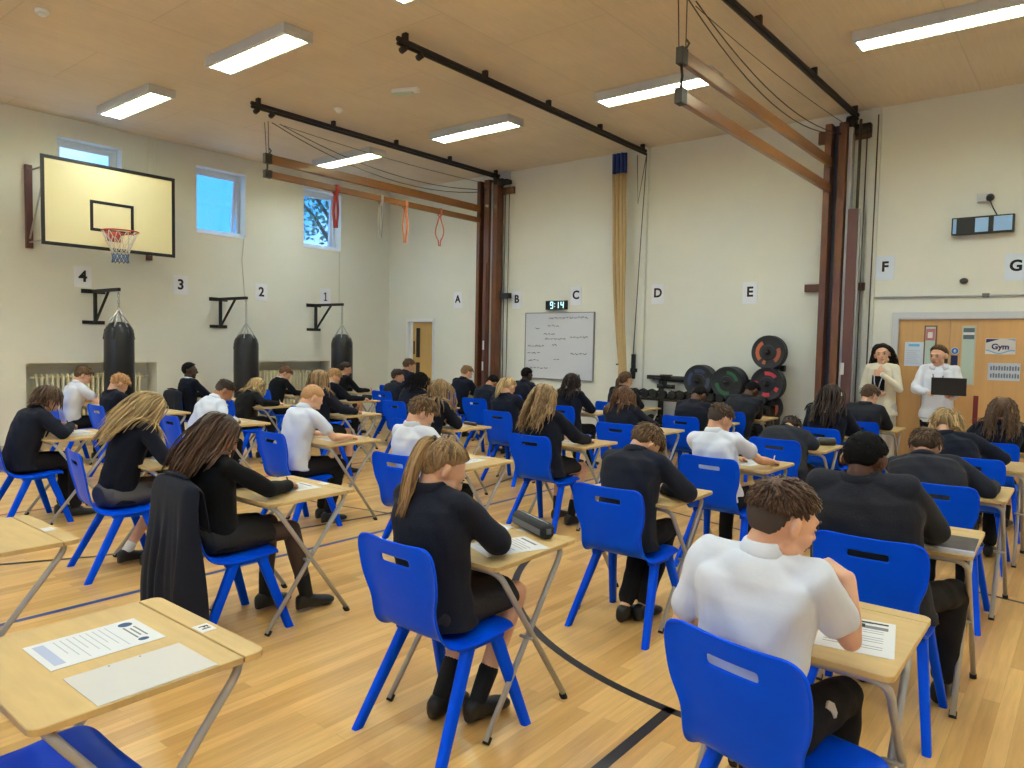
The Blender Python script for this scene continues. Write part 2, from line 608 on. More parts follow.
def door_right():
    r = tag(empty('door_2', (0, YW, 0)), kind='structure')
    a, b, _, h = DR
    M_JAMB = mat('pale grey door frame', hexc(206, 208, 216), 0.45)
    MB().bbox(a - 0.03, a + 0.045, -0.03, 0.2, 0, h + 0.03).bbox(b - 0.045, b + 0.03, -0.03, 0.2, 0, h + 0.03).bbox(a + 0.045, b - 0.045, -0.03, 0.2, h - 0.05, h + 0.03).build('door_frame', M_JAMB, r, smooth=False, bevel=0.006)
    mid = -1.395
    l1 = MB().bbox(a + 0.045, mid - 0.003, 0.01, 0.055, 0.005, h - 0.055).build('door_leaf', M_DOOR, r, smooth=False)
    l2 = MB().bbox(mid + 0.003, b - 0.045, 0.01, 0.055, 0.005, h - 0.055).build('door_leaf', M_DOOR, r, smooth=False)
    MG = mat('wired glass', hexc(186, 204, 198), 0.15)
    MB().bbox(-1.665, -1.53, 0.0, 0.01, 0.9, 1.90).build('panel_bead', mat('dark bead', hexc(120, 82, 58), 0.5), l1, smooth=False)
    MB().bbox(-1.65, -1.545, -0.004, 0.0, 0.92, 1.885).build('vision_panel', MG, l1, smooth=False)
    MB().bbox(-1.645, -1.55, -0.007, -0.004, 1.72, 1.86).build('notice', mat('red notice', hexc(196, 120, 128), 0.7), l1, smooth=False)
    MB().bbox(-1.625, -1.575, -0.009, -0.007, 1.75, 1.82).build('notice', M_PAPER, l1, smooth=False)
    MB().bbox(-1.275, -1.13, 0.0, 0.01, 1.20, 1.90).build('panel_bead', mat('pale bead', hexc(196, 184, 160), 0.5), l2, smooth=False)
    MB().bbox(-1.262, -1.143, -0.004, 0.0, 1.215, 1.885).build('vision_panel', MG, l2, smooth=False)
    MB().bbox(-1.258, -1.147, -0.007, -0.004, 1.74, 1.87).build('notice', mat('dark photo notice', hexc(90, 108, 120), 0.7), l2, smooth=False)
    MB().bbox(-1.258, -1.147, -0.009, -0.007, 1.79, 1.82).build('notice', M_PAPER, l2, smooth=False)
    # lined notice with a blue heading
    p = MB().bbox(-1.87, -1.665, 0.006, 0.010, 1.405, 1.70).build('notice', mat('pale blue paper', hexc(214, 222, 240), 0.7), l1, smooth=False)
    mb = MB()
    for k in range(7):
        mb.bbox(-1.85, -1.70 - 0.02 * (k % 3), 0.003, 0.006, 1.44 + 0.025 * k, 1.445 + 0.025 * k)
    mb.build('printed_lines', mat('faint print', hexc(176, 184, 204), 0.8), p, smooth=False)
    MB().bbox(-1.83, -1.71, 0.003, 0.006, 1.645, 1.675).build('heading', mat('sky blue print', hexc(110, 190, 235), 0.8), p, smooth=False)
    # fire door sign: blue disc over a dark blue plate
    MB().loft([[(-1.337 + 0.037 * math.cos(q), y, 1.60 + 0.037 * math.sin(q)) for q in np.arange(24) * 2 * PI / 24] for y in (0.002, 0.010)]).build('round_sign', mat('sign blue', hexc(40, 110, 190), 0.5), l2, smooth=False)
    MB().loft([[(-1.337 + 0.042 * math.cos(q), y, 1.60 + 0.042 * math.sin(q)) for q in np.arange(24) * 2 * PI / 24] for y in (0.006, 0.010)]).build('sign_rim', M_WHITE, l2, smooth=False)
    MB().bbox(-1.342, -1.332, -0.001, 0.002, 1.58, 1.62).bbox(-1.352, -1.322, -0.001, 0.002, 1.595, 1.605).build('sign_symbol', M_PAPER, l2, smooth=False)
    MB().bbox(-1.375, -1.305, 0.004, 0.010, 1.41, 1.545).build('push_plate', mat('navy plate', hexc(28, 36, 84), 0.5), l2, smooth=False)
    # Gym sign
    g = MB().bbox(-1.035, -0.745, 0.004, 0.010, 1.57, 1.75).build('gym_sign', M_PAPER, l2, smooth=False)
    MN = mat('navy print', hexc(52, 48, 110), 0.7)
    ML = mat('light blue print', hexc(130, 176, 220), 0.7)
    MB().add([(-1.03, 0.002, 1.745), (-0.90, 0.002, 1.745), (-1.03, 0.002, 1.70)], [(0, 1, 2)]).build('corner_band', MN, g, smooth=False)
    n = 16
    top = [(-1.03 + 0.28 * k / n, 0.002, 1.605 + 0.018 * math.cos(2.2 * PI * k / n)) for k in range(n + 1)]
    bot = [(x, y, z - 0.016) for x, y, z in top]
    MB().add(top + bot, [(k, k + 1, n + 2 + k, n + 1 + k) for k in range(n)]).build('wave_band', ML, g, smooth=False)
    MB().add([(-0.84, 0.002, 1.745), (-0.75, 0.002, 1.745), (-0.75, 0.002, 1.725)], [(0, 1, 2)]).build('corner_band', ML, g, smooth=False)
    text_mesh('Gym', 'gym_word', 0.088, MN, g, (-0.89, 0.001, 1.655), (PI / 2, 0, 0), 0.003)
    p2 = MB().bbox(-1.0, -0.69, 0.004, 0.010, 1.27, 1.47).build('team_photo', mat('photo paper', hexc(196, 204, 222), 0.6), l2, smooth=False)
    mb = MB()
    for k in range(11):
        for q in range(2):
            x = -0.975 + 0.026 * k
            mb.bbox(x, x + 0.017, 0.001, 0.004, 1.30 + 0.085 * q, 1.345 + 0.085 * q + 0.008 * (k % 2))
    mb.build('photo_figures', mat('photo grey', hexc(112, 122, 142), 0.8), p2, smooth=False)
    MB().bbox(-1.125, -1.075, 0.0, 0.01, 0.75, 1.08).build('push_plate', mat('dark red plate', hexc(116, 34, 40), 0.5), l2, smooth=False)


door_right()

# thin conduit runs
def fixed(mb, name, m, label, cat, group=None, **k):
    return tag(mb.build(name, m, **k), label, cat, group)


fixed(MB().tube([(-2.24, YW - 0.02, 2.25), (XR - 0.1, YW - 0.02, 2.22)], 0.012), 'conduit', mat('grey conduit', hexc(188, 190, 194), 0.5),
      'thin grey conduit running level above the double door', 'pipe')
fixed(MB().tube([(-2.27, YW - 0.07, 4.5), (-2.28, YW - 0.07, 0.1)], 0.008), 'pull_cord', M_WIRE, 'vertical wire beside the right climbing frame and letter F', 'cord')
fixed(MB().bbox(XL, XL + 0.02, 5.28, 5.31, 3.9, ZC).bbox(XL, XL + 0.02, 5.18, 5.20, 3.9, ZC), 'conduit', M_WALL,
      'pair of cream conduits rising to the ceiling above the backboard', 'pipe', smooth=False)
mb = MB()
mb.tube([(XL + 0.01, 6.76, 3.28), (XL + 0.012, 6.72, 2.9), (XL + 0.014, 6.76, 2.4), (XL + 0.3, 6.6, 2.24)], 0.006, n=6)
fixed(mb, 'window_cord', mat('cream cord', hexc(206, 200, 184), 0.7), 'slack cream cord hanging from the middle window to the punch bag bracket', 'cord')
fixed(MB().tube([(XL + 0.01, 8.74, 3.28), (XL + 0.012, 8.74, 2.3)], 0.005, n=6), 'window_cord', mat('cream cord', hexc(206, 200, 184), 0.7),
      'straight cream cord below the window nearest the corner', 'cord')

# letter and number sheets
CH = (('A', -9.41, 2.385), ('B', -7.995, 2.353), ('C', -6.75, 2.39), ('D', -5.257, 2.381), ('E', -3.835, 2.355), ('F', -2.133, 2.616), ('G', -0.784, 2.56))
M_SHEET = mat('laminated sheet', hexc(238, 240, 252), 0.5)
M_SHEET2 = mat('glossy laminated sheet', hexc(226, 236, 252), 0.22)
for c, x, z in CH:
    r = empty('letter_sign', (x, YW, z))
    y = -0.006
    sw, sh = (0.105, 0.15)
    MB().bbox(-sw, sw, y, y + 0.004, -sh, sh).build('sheet', M_SHEET2 if c in 'FG' else M_SHEET, r, smooth=False)
    text_mesh(c, 'printed_letter', 0.19 if c not in 'FG' else 0.17, M_LABELINK, r, (0, y - 0.002, 0.01), (PI / 2, 0, 0), 0.006)
    tag(r, 'white sheet with the letter %s on the back wall' % c, 'sign', 'column letters along the back wall')
for c, y, z in (('4', 4.25, 2.42), ('3', 5.67, 2.41), ('2', 7.09, 2.39), ('1', 8.43, 2.40)):
    r = empty('number_sign', (XL, y, z), 0)
    MB().bbox(0.002, 0.006, -0.115, 0.115, -0.15, 0.15).build('sheet', M_SHEET, r, smooth=False)
    if c == '1':
        q = MB()
        q.bbox(0.0065, 0.0085, -0.010, 0.012, -0.078, 0.078).bbox(0.0065, 0.0085, -0.036, 0.038, -0.082, -0.064)
        q.add([(0.0085, -0.010, 0.078), (0.0085, -0.042, 0.050), (0.0085, -0.036, 0.034), (0.0085, -0.010, 0.054), (0.0065, -0.010, 0.078), (0.0065, -0.042, 0.050), (0.0065, -0.036, 0.034), (0.0065, -0.010, 0.054)], [(0, 1, 2, 3), (4, 7, 6, 5), (0, 4, 5, 1), (1, 5, 6, 2), (2, 6, 7, 3), (3, 7, 4, 0)])
        q.build('printed_number', M_LABELINK, r, smooth=False)
    else:
        text_mesh(c, 'printed_number', 0.22, M_LABELINK, r, (0.008, 0, 0.0), (PI / 2, 0, PI / 2), 0.006)
    tag(r, 'white sheet with the number %s on the left wall' % c, 'sign', 'row numbers along the left wall')

# ceiling lamps
def lamp_proto():
    r = empty('ceiling_light', (0, 0, ZC))
    w, d = 0.735, 0.165
    b = MB().bbox(-w, w, -d, d, -0.07, 0).build('lamp_body', M_LAMPBODY, r, smooth=False, bevel=0.006)
    MB().bbox(-w, w, -d, -d + 0.03, -0.10, -0.07).bbox(-w, w, d - 0.03, d, -0.10, -0.07).bbox(-w, -w + 0.03, -d + .03, d - .03, -0.10, -0.07).bbox(w - 0.03, w, -d + .03, d - .03, -0.10, -0.07).build('lamp_rim', M_LAMPBODY, b, smooth=False)
    MB().bbox(-w + 0.03, w - 0.03, -d + 0.03, d - 0.03, -0.078, -0.071).build('diffuser', M_DIFF, r, smooth=False)
    mb = MB()
    for k in range(1, 18):
        x = -w + 2 * w * k / 18
        mb.bbox(x - 0.006, x + 0.006, -d + 0.03, d - 0.03, -0.098, -0.08)
    mb.bbox(-w + 0.03, w - 0.03, -0.012, 0.012, -0.098, -0.08)
    mb.bbox(-w + 0.03, w - 0.03, -d + 0.03, -d + 0.045, -0.098, -0.08).bbox(-w + 0.03, w - 0.03, d - 0.045, d - 0.03, -0.098, -0.08)
    mb.build('louvre', M_LOUVRE, r, smooth=False)
    return r


LX = [-9.70, -6.92, -4.12, -1.24, 1.6]
LY = [(7.64, 'far'), (4.27, 'middle'), (0.9, 'near'), (-2.5, 'back')]
lp = lamp_proto()
first = True
XN = ['at the window wall end', 'second from the window wall', 'third from the window wall', 'fourth from the window wall', 'at the right wall end']
for y, yn in LY:
    for i, x in enumerate(LX):
        if yn == 'middle' and i > 2 and False:
            continue
        o = lp if first else copy_tree(lp)
        first = False
        o.location = (x, y, ZC)
        if yn in ('near', 'back'):
            o['group'] = 'lamps above and behind the camera'
            tag(o, 'long white louvred lamp out of sight behind the viewer', 'ceiling light')
        else:
            tag(o, 'long white louvred lamp, %s lamp row, %s' % (yn, XN[i]), 'ceiling light', 'louvred lamps on the ceiling')
# detectors, sign lamp
for x, y, l in ((-7.87, 6.04, 'round white smoke detector between the lamp rows'), (-7.81, 2.61, 'round white smoke detector near the top left lamp row')):
    r = empty('smoke_detector', (x, y, ZC))
    MB().loft([[(q[1] * math.cos(t), q[1] * math.sin(t), q[0]) for t in np.arange(20) * PI / 10] for q in ((0, 0.06), (-0.025, 0.06), (-0.03, 0.045))]).build('detector_base', M_WHITE, r)
    MB().loft([[(q[1] * math.cos(t), q[1] * math.sin(t), q[0]) for t in np.arange(20) * PI / 10] for q in ((-0.03, 0.04), (-0.05, 0.035), (-0.06, 0.015))]).build('detector_cap', M_WHITE, r)
    tag(r, l, 'smoke detector')
r = empty('emergency_ceiling_light', (-6.6, 6.05, ZC), 0.4)
MB().bbox(-0.17, 0.17, -0.05, 0.05, -0.05, 0).build('lamp_case', M_WHITE, r, bevel=0.015, smooth=False)
MB().bbox(-0.16, 0.10, -0.045, 0.045, -0.065, -0.05).build('lens', mat('green tinted lens', hexc(196, 214, 200), 0.3), r, bevel=0.006, smooth=False)
tag(r, 'small white emergency light in the middle of the ceiling', 'light')

# ------------------------------------------------------------------ ceiling tracks, climbing frames
def track(x0, y0, x1, y1, label, z=4.52):
    r = empty('ceiling_track', (0, 0, 0))
    d = np.array((x1 - x0, y1 - y0))
    MB().tube([(x0, y0, z), (x1, y1, z)], 0.026, n=6).tube([(x0, y0, z - 0.045), (x1, y1, z - 0.045)], 0.018, n=6).build('rail', M_IRON, r, smooth=False)
    for t in np.linspace(0.02, 0.98, 5):
        p = (x0 + d[0] * t, y0 + d[1] * t)
        MB().bbox(p[0] - 0.03, p[0] + 0.03, p[1] - 0.02, p[1] + 0.02, z, ZC).build('hanger', M_IRON, r, smooth=False)
    for t in (0.015, 0.06):
        MB().tube([(x0 + d[0] * t - 0.03, y0 + d[1] * t, z - 0.09), (x0 + d[0] * t + 0.03, y0 + d[1] * t, z - 0.07)], 0.032, n=14).build('pulley', M_IRON, r)
    tag(r, label, 'ceiling track')
    return r


track(-8.38, 5.1, -8.35, YW - 0.12, 'dark steel ceiling rail above the left climbing frame')
track(-5.45, 4.88, -5.47, YW - 0.12, 'dark steel ceiling rail carrying the bundled climbing ropes')
track(-2.62, 3.4, -2.50, YW - 0.12, 'dark steel ceiling rail above the right climbing frame')


def wire(pts, r=0.006):
    return MB().tube(pts, r, n=5)


def sag(a, b, s, n=14):
    a, b = np.array(a, float), np.array(b, float)
    return [a + (b - a) * t - np.array((0, 0, s * 4 * t * (1 - t))) for t in np.linspace(0, 1, n)]


def climbing_frame(px, yend, zt, zb, posts, label, low):
    """folded-out bars at height, hung by wires; posts against the back wall"""
    r = empty('gym_climbing_apparatus', (px, YW - 0.2, 0))
    yw = YW - 0.2
    L = yend - yw
    for (x0, x1, ya, yb, z0, z1, mm) in posts:
        MB().bbox(x0 - px, x1 - px, ya, yb, z0, z1).build('post', mm, r, smooth=False, bevel=0.006)
    for z, w, hgt in ((zt, 0.05, 0.12), (zb, 0.055, 0.11 if not low else 0.09)):
        b = MB().bbox(-w / 2, w / 2, L, -0.1, z - hgt / 2, z + hgt / 2).build('beam', M_BEAM, r, smooth=False, bevel=0.012)
        MB().bbox(-w / 2 - 0.006, w / 2 + 0.006, L - 0.012, L + 0.09, z - hgt / 2 - 0.006, z + hgt / 2 + 0.006).build('end_cap', M_IRON, b, smooth=False, bevel=0.004)
    MB().tube([(0, L + 0.03, zt - 0.06), (0.012, L + 0.03, (zt + zb) / 2), (0, L + 0.03, zb + 0.05)], 0.012, n=6).build('link_rod', M_IRON, r)
    w = MB()
    for dx in (-0.03, 0.03):
        w.tube([(dx, L + 0.04, zt + 0.05), (dx * 1.3, L + 0.02, 4.42)], 0.005, n=5)
    w.tube([(0.03, L + 0.04, zt + 0.05), (0.05, L + 0.06, zt + 0.10), (0.03, L + 0.04, zt + 0.13)], 0.01, n=6)
    w.tube(sag((0.0, L + 0.1, 4.43), (0.05, -0.05, 4.25 if low else 4.3), 0.28), 0.006, n=5)
    w.tube(sag((0.03, L + 0.2, 4.43), (0.12, -0.05, 4.28), 0.22), 0.006, n=5)
    w.tube(sag((-0.02, L + 0.3, 4.44), (0.2, -0.05, 4.36), 0.05), 0.004, n=5)
    w.build('hoist_wires', M_WIRE, r)
    tag(r, label, 'climbing frame')
    return r


y0 = -0.12
P1 = [(-8.72, -8.65, -0.08, 0.12, 0, 4.44, M_WOODFRAME), (-8.64, -8.58, 0.05, 0.16, 0, 4.44, M_BLACK), (-8.57, -8.45, -0.06, 0.10, 0, 4.45, M_WOODFRAME),
      (-8.44, -8.41, -0.02, 0.10, 0, 4.40, M_STEEL), (-8.40, -8.30, -0.02, 0.14, 0, 4.40, M_WOODFRAME), (-8.84, -8.06, 0.12, 0.18, 4.20, 4.32, M_WOODFRAME),
      (-8.54, -8.47, -0.09, -0.065, 0, 3.0, M_MAROON)]
cf1 = climbing_frame(-8.63, 5.45, 3.95, 3.75, P1, 'left climbing frame, brown posts with two varnished beams reaching out', True)
MB().tube([(0.43, 0.08, 4.3), (0.43, 0.08, 0.3)], 0.009).tube([(0.50, 0.10, 4.3), (0.50, 0.10, 0.3)], 0.007).build('pull_wire', M_WIRE, cf1)
MB().bbox(0.36, 0.56, 0.05, 0.14, 2.38, 2.47).build('wire_guide', M_BLACK, cf1, smooth=False)
MB().box((0.13, -0.10, 1.55), (0.03, 0.01, 0.16)).build('tape_tag', M_PAPER, cf1, smooth=False)
MB().box((0.12, -0.10, 1.18), (0.03, 0.01, 0.16)).build('tape_tag', M_PAPER, cf1, smooth=False)
MB().tube([(0.24, -0.02, 4.44), (0.31, 0.03, 4.44)], 0.09, n=16).tube([(0.36, 0.0, 4.38), (0.43, 0.0, 4.38)], 0.07, n=16).bbox(-0.05, 0.52, 0.0, 0.14, 4.36, 4.43).build('winch_pulley', M_IRON, cf1)

P3 = [(-2.83, -2.75, -0.10, 0.14, 0, 4.42, M_WOODFRAME), (-2.75, -2.67, 0.05, 0.16, 0, 4.42, mat('blue grey steel', hexc(66, 70, 96), 0.4)),
      (-2.67, -2.58, -0.08, 0.12, 0, 4.42, M_WOODFRAME), (-2.57, -2.52, -0.02, 0.10, 0, 4.36, M_STEEL), (-2.53, -2.41, -0.06, 0.06, 0, 3.34, M_MAROON),
      (-2.98, -2.34, 0.13, 0.19, 4.24, 4.40, M_WOODFRAME), (-3.08, -2.34, 0.13, 0.19, 2.34, 2.44, mat('dark brown timber', hexc(88, 54, 46), 0.5)),
      (-2.42, -2.39, -0.04, 0.02, 0, 3.34, M_STEEL)]
cf3 = climbing_frame(-2.76, 5.50, 3.94, 3.62, P3, 'right climbing frame, brown posts with two beams reaching overhead', False)
MB().tube([(0.32, 0.0, 4.44), (0.32, 0.0, 3.3)], 0.018).tube([(0.39, 0.04, 4.3), (0.385, 0.04, 0.4)], 0.008).build('pull_wire', M_WIRE, cf3)
MB().box((0.25, -0.085, 1.35), (0.04, 0.012, 0.15)).build('tape_tag', M_PAPER, cf3, smooth=False)
MB().box((0.25, -0.085, 1.05), (0.04, 0.012, 0.08)).build('tape_tag', M_PAPER, cf3, smooth=False)
MB().tube([(0.14, 0.1, 4.44), (0.24, 0.1, 4.44)], 0.09, n=16).bbox(0.1, 0.42, 0.05, 0.15, 4.28, 4.40).build('winch_pulley', M_IRON, cf3)

# bundled climbing ropes under the middle rail
M_ROPE = mat('hemp rope', hexc(196, 168, 126), 0.85, noise=0.2, nscale=200, bump=0.6, bscale=250)
M_SLEEVE = mat('blue rope sleeve', hexc(24, 48, 120), 0.6)
for k in range(6):
    x = -5.91 + 0.036 * k
    yo = YW - 0.30 + 0.03 * (k % 2)
    r = empty('climbing_rope', (x, yo, 0))
    xb = -5.70 + 0.014 * k - x
    pts = []
    for t in np.linspace(0, 1, 18):
        s = t ** 2.2 if t < 1 else 1
        pts.append((xb * (t ** 2.0) + 0.006 * math.sin(9 * t + k), 0.02 * math.sin(5 * t), 4.2 - 2.95 * t))
    pts += [(pts[-1][0] + 0.01 * (k - 2.5), 0, 1.0), (pts[-1][0] + 0.012 * (k - 2.5), 0, 0.75)]
    MB().tube(pts, 0.024, n=8).build('rope', M_ROPE, r)
    MB().tube([(0, 0, 4.5), (0.003, 0, 4.2)], 0.029, n=8).build('rope_sleeve', M_SLEEVE, r)
    tag(r, 'tan climbing rope with blue sleeve, one of the tied bundle', 'rope', 'climbing ropes bundled at the back wall')
fixed(MB().tube([(-5.72 + 0.06 * math.cos(t), YW - 0.27 + 0.06 * math.sin(t), 1.30) for t in np.linspace(0, 2 * PI, 18)], 0.012, n=6), 'rope_tie', M_BLACK,
      'black tie around the bundled climbing ropes', 'strap')
r = empty('rope_hook', (-5.6, YW, 1.2))
MB().bbox(-0.02, 0.03, -0.12, -0.06, -0.12, 0.26).build('hook_bar', M_BLACK, r, smooth=False, bevel=0.006)
MB().bbox(-0.06, 0.06, -0.07, -0.061, -0.02, 0.04).build('wall_plate', M_BLACK, r, smooth=False)
MB().tube([(-5.46 + 5.6, -0.1, 3.3), (0.10, -0.14, 2.0), (0.0, -0.1, 0.2)], 0.007, n=6).build('hook_cord', mat('green cord', hexc(74, 84, 74), 0.7), r)
MB().tube([(0.14, -0.1, 3.3), (0.02, -0.12, 2.55), (-0.01, -0.12, 3.28)], 0.007, n=6).build('cord_loop', M_WIRE, r)
tag(r, 'black wall cleat with a long cord beside the rope bundle', 'cleat')

# resistance bands over the lower left beam
def band(y, zl, col, w, label, split):
    r = empty('exercise_band', (-8.63, y, 3.75))
    M = mat('band ' + label[:12], col, 0.6)
    mb = MB()
    mb.tube([(0.04, 0, 0.045), (-0.04, 0, 0.05), (-0.04, 0, -0.05), (0.0, 0, -0.10), (0.04, 0, -0.05), (0.04, 0, 0.045)], w, n=8, flat=0.4)
    q = [(0, 0, -0.08)]
    for t in np.linspace(0, 1, 12):
        q.append((split * math.sin(PI * min(1, t * 1.2)) * (0.3 + t), 0.02, -0.10 - zl * t))
    for t in np.linspace(1, 0, 12):
        q.append((-split * math.sin(PI * min(1, t * 1.2)) * (0.3 + t), -0.02, -0.10 - zl * t))
    mb.tube(q, w * 0.7, n=8, flat=0.6)
    mb.build('band_loop', M, r)
    return tag(r, label, 'exercise band', 'bands hanging from the beam')


band(6.59, 0.44, hexc(178, 62, 58), 0.036, 'thick dark red band hanging in front of the far window', 0.03)
band(7.42, 0.48, hexc(176, 170, 166), 0.026, 'thin grey band beside the orange band on the beam', 0.02)
band(7.93, 0.50, hexc(220, 140, 100), 0.032, 'pale orange band hanging from the beam', 0.04)
band(8.70, 0.46, hexc(206, 112, 92), 0.022, 'salmon band in an open loop nearest the posts', 0.10)

# ------------------------------------------------------------------ basketball backboard
r = empty('basketball_backboard', (-10.68, 4.38, 3.325))
M_BOARD = mat('pale board paint', hexc(240, 226, 178), 0.4)
MB().bbox(-0.02, 0.02, -0.86, 0.86, -0.565, 0.565).build('board', M_BOARD, r, smooth=False)
t = 0.045
MB().bbox(0.015, 0.026, -0.87, -0.87 + t, -0.575, 0.575).bbox(0.015, 0.026, 0.87 - t, 0.87, -0.575, 0.575).bbox(0.015, 0.026, -0.87 + t, 0.87 - t, -0.575, -0.575 + t).bbox(0.015, 0.026, -0.87 + t, 0.87 - t, 0.575 - t, 0.575).build('border', M_BLACK, r, smooth=False)
t = 0.04
MB().bbox(0.02, 0.024, -0.285, -0.285 + t, -0.325, 0.085).bbox(0.02, 0.024, 0.285 - t, 0.285, -0.325, 0.085).bbox(0.02, 0.024, -0.285 + t, 0.285 - t, -0.325, -0.325 + t).bbox(0.02, 0.024, -0.285 + t, 0.285 - t, 0.085 - t, 0.085).build('target_square', M_BLACK, r, smooth=False)
for sy in (-0.80, 0.79):
    MB().bbox(-0.655, -0.60, sy - 0.04, sy + 0.04, -0.58, 0.53).build('wall_bar', M_MAROON, r, smooth=False)
mb = MB()
for sy in (-0.80, 0.79):
    for z in (0.45, -0.5):
        mb.tube([(-0.6, sy, z), (-0.02, sy + 0.02, z)], 0.012, n=8)
    mb.tube([(-0.6, sy, -0.45), (-0.02, sy, 0.40)], 0.012, n=8)
mb.build('bracket_arm', M_STEEL, r)
M_RIM = mat('orange red hoop', hexc(178, 62, 34), 0.45)
hz = -0.325
rim = MB().tube([(0.26 + 0.225 * math.cos(q), 0.225 * math.sin(q), hz) for q in np.linspace(0, 2 * PI, 40)], 0.010, n=8, caps=False)
rim.bbox(0.02, 0.06, -0.09, 0.09, hz - 0.12, hz + 0.02).tube([(0.05, -0.06, hz - 0.03), (0.14, -0.17, hz)], 0.009).tube([(0.05, 0.06, hz - 0.03), (0.14, 0.17, hz)], 0.009)
rim.build('hoop', M_RIM, r)
net = MB()
NN = 12
for k in range(NN):
    for s in (-1, 1):
        pts = []
        for i, (rr, z) in enumerate(((0.225, 0), (0.17, 0.12), (0.12, 0.24), (0.105, 0.30))):
            a = 2 * PI * (k + s * i * 0.5) / NN
            pts.append((0.26 + rr * math.cos(a), rr * math.sin(a), hz - z))
        net.tube(pts, 0.005, n=5)
net.build('net', mat('white net cord', hexc(214, 206, 196), 0.8), r)
net2 = MB()
for k in range(NN):
    for s in (-1, 1):
        net2.tube([(0.26 + rr * math.cos(2 * PI * (k + s * i * 0.5) / NN), rr * math.sin(2 * PI * (k + s * i * 0.5) / NN), hz - z) for i, rr, z in ((3, 0.105, 0.30), (4, 0.095, 0.36), (5, 0.105, 0.42))], 0.0055, n=5)
net2.build('net_hem', mat('blue net cord', hexc(84, 110, 150), 0.8), r)
tag(r, 'basketball backboard with black border and orange hoop on the left wall', 'basketball hoop')

# ------------------------------------------------------------------ punch bags and brackets
for i, (y, dz, lb) in enumerate(((4.385, 0.0, 'nearest the backboard'), (6.30, -0.12, 'below the middle window'), (8.17, -0.08, 'below the farthest window'))):
    r = empty('wall_bracket', (XL, y, 0))
    MB().bbox(0, 0.86, -0.02, 0.02, 2.20, 2.245).build('arm', M_BLACK, r, smooth=False)
    MB().bbox(0.05, 0.09, -0.02, 0.02, 1.78, 2.22).build('upright', M_BLACK, r, smooth=False)
    MB().tube([(0.10, 0, 1.80), (0.52, 0, 2.21)], 0.02, n=6).build('brace', M_BLACK, r, smooth=False)
    MB().bbox(0, 0.012, -0.16, 0.16, 2.19, 2.25).bbox(0, 0.012, -0.15, 0.15, 1.75, 1.80).bbox(0, 0.06, -0.02, 0.02, 1.76, 1.79).build('wall_plate', M_BLACK, r, smooth=False)
    tag(r, 'black steel wall bracket holding the punch bag ' + lb, 'bracket', 'punch bag brackets')
    b = empty('hanging_punch_bag', (-10.50, y, 0))
    ztop = 1.78 + dz
    prof = [(0.30, 0.10), (0.31, 0.175), (0.6, 0.19), (1.2, 0.19), (ztop - 0.16, 0.188), (ztop - 0.08, 0.165), (ztop - 0.02, 0.12), (ztop, 0.06)]
    MB().loft([[(q * math.cos(a), q * math.sin(a), z) for a in np.arange(28) * 2 * PI / 28] for z, q in prof]).build('bag_body', M_BAG, b)
    mb = MB()
    for k in range(6):
        a = 2 * PI * k / 6 + 0.3
        mb.tube([(0.155 * math.cos(a), 0.155 * math.sin(a), ztop - 0.07), (0.1 * math.cos(a), 0.1 * math.sin(a), ztop + 0.02), (0, 0, ztop + 0.17)], 0.009, n=6)
    mb.build('strap_chains', M_CHROME, b)
    mb = MB()
    z = ztop + 0.17
    k = 0
    while z < 2.17:
        pts = [(0.014 * math.cos(t) * (k % 2), 0.014 * math.cos(t) * (1 - k % 2), z + 0.022 + 0.028 * math.sin(t)) for t in np.linspace(0, 2 * PI, 9)]
        mb.tube(pts, 0.006, n=5)
        z += 0.042
        k += 1
    mb.tube([(0, 0, 2.16), (0, 0, 2.2)], 0.015)
    mb.build('chain', M_CHROME, b)
    for k in range(6):
        a = 2 * PI * k / 6 + 0.3
        if k < 6:
            MB().tube([(0.17 * math.cos(a), 0.17 * math.sin(a), ztop - 0.10), (0.192 * math.cos(a), 0.192 * math.sin(a), ztop - 0.24)], 0.016, n=8, flat=0.5).build('strap_tab', M_BLACK, b)
    tag(b, 'black leather punch bag hanging ' + lb, 'punch bag', 'punch bags along the left wall')

# ------------------------------------------------------------------ whiteboard, clock, wall display, cctv
r = empty('whiteboard', (-7.07, YW, 1.56))
MB().bbox(-0.69, 0.69, -0.03, -0.012, -0.55, 0.55).build('board', mat('whiteboard enamel', hexc(216, 218, 230), 0.25), r, smooth=False)
MB().bbox(-0.705, -0.69, -0.035, -0.005, -0.565, 0.565).bbox(0.69, 0.705, -0.035, -0.005, -0.565, 0.565).bbox(-0.69, 0.69, -0.035, -0.005, -0.565, -0.55).bbox(-0.69, 0.69, -0.035, -0.005, 0.55, 0.565).build('frame', mat('aluminium trim', hexc(150, 152, 160), 0.4, metal=.6), r, smooth=False)
rr = random.Random(3)
def scrawl(x, z, w, h, parent):
    mb = MB()
    n = int(w / 0.012)
    pts = [(x + 0.012 * k, -0.0325, z + h * (rr.random() - 0.5)) for k in range(n)]
    j = 0
    while j < n - 3:
        m = rr.randint(4, 9)
        seg = pts[j:j + m]
        if len(seg) > 1:
            mb.tube(seg, 0.005, n=4)
        j += m + 1
    mb.build('handwriting_line', mat('marker ink', hexc(84, 84, 108), 0.7), parent)
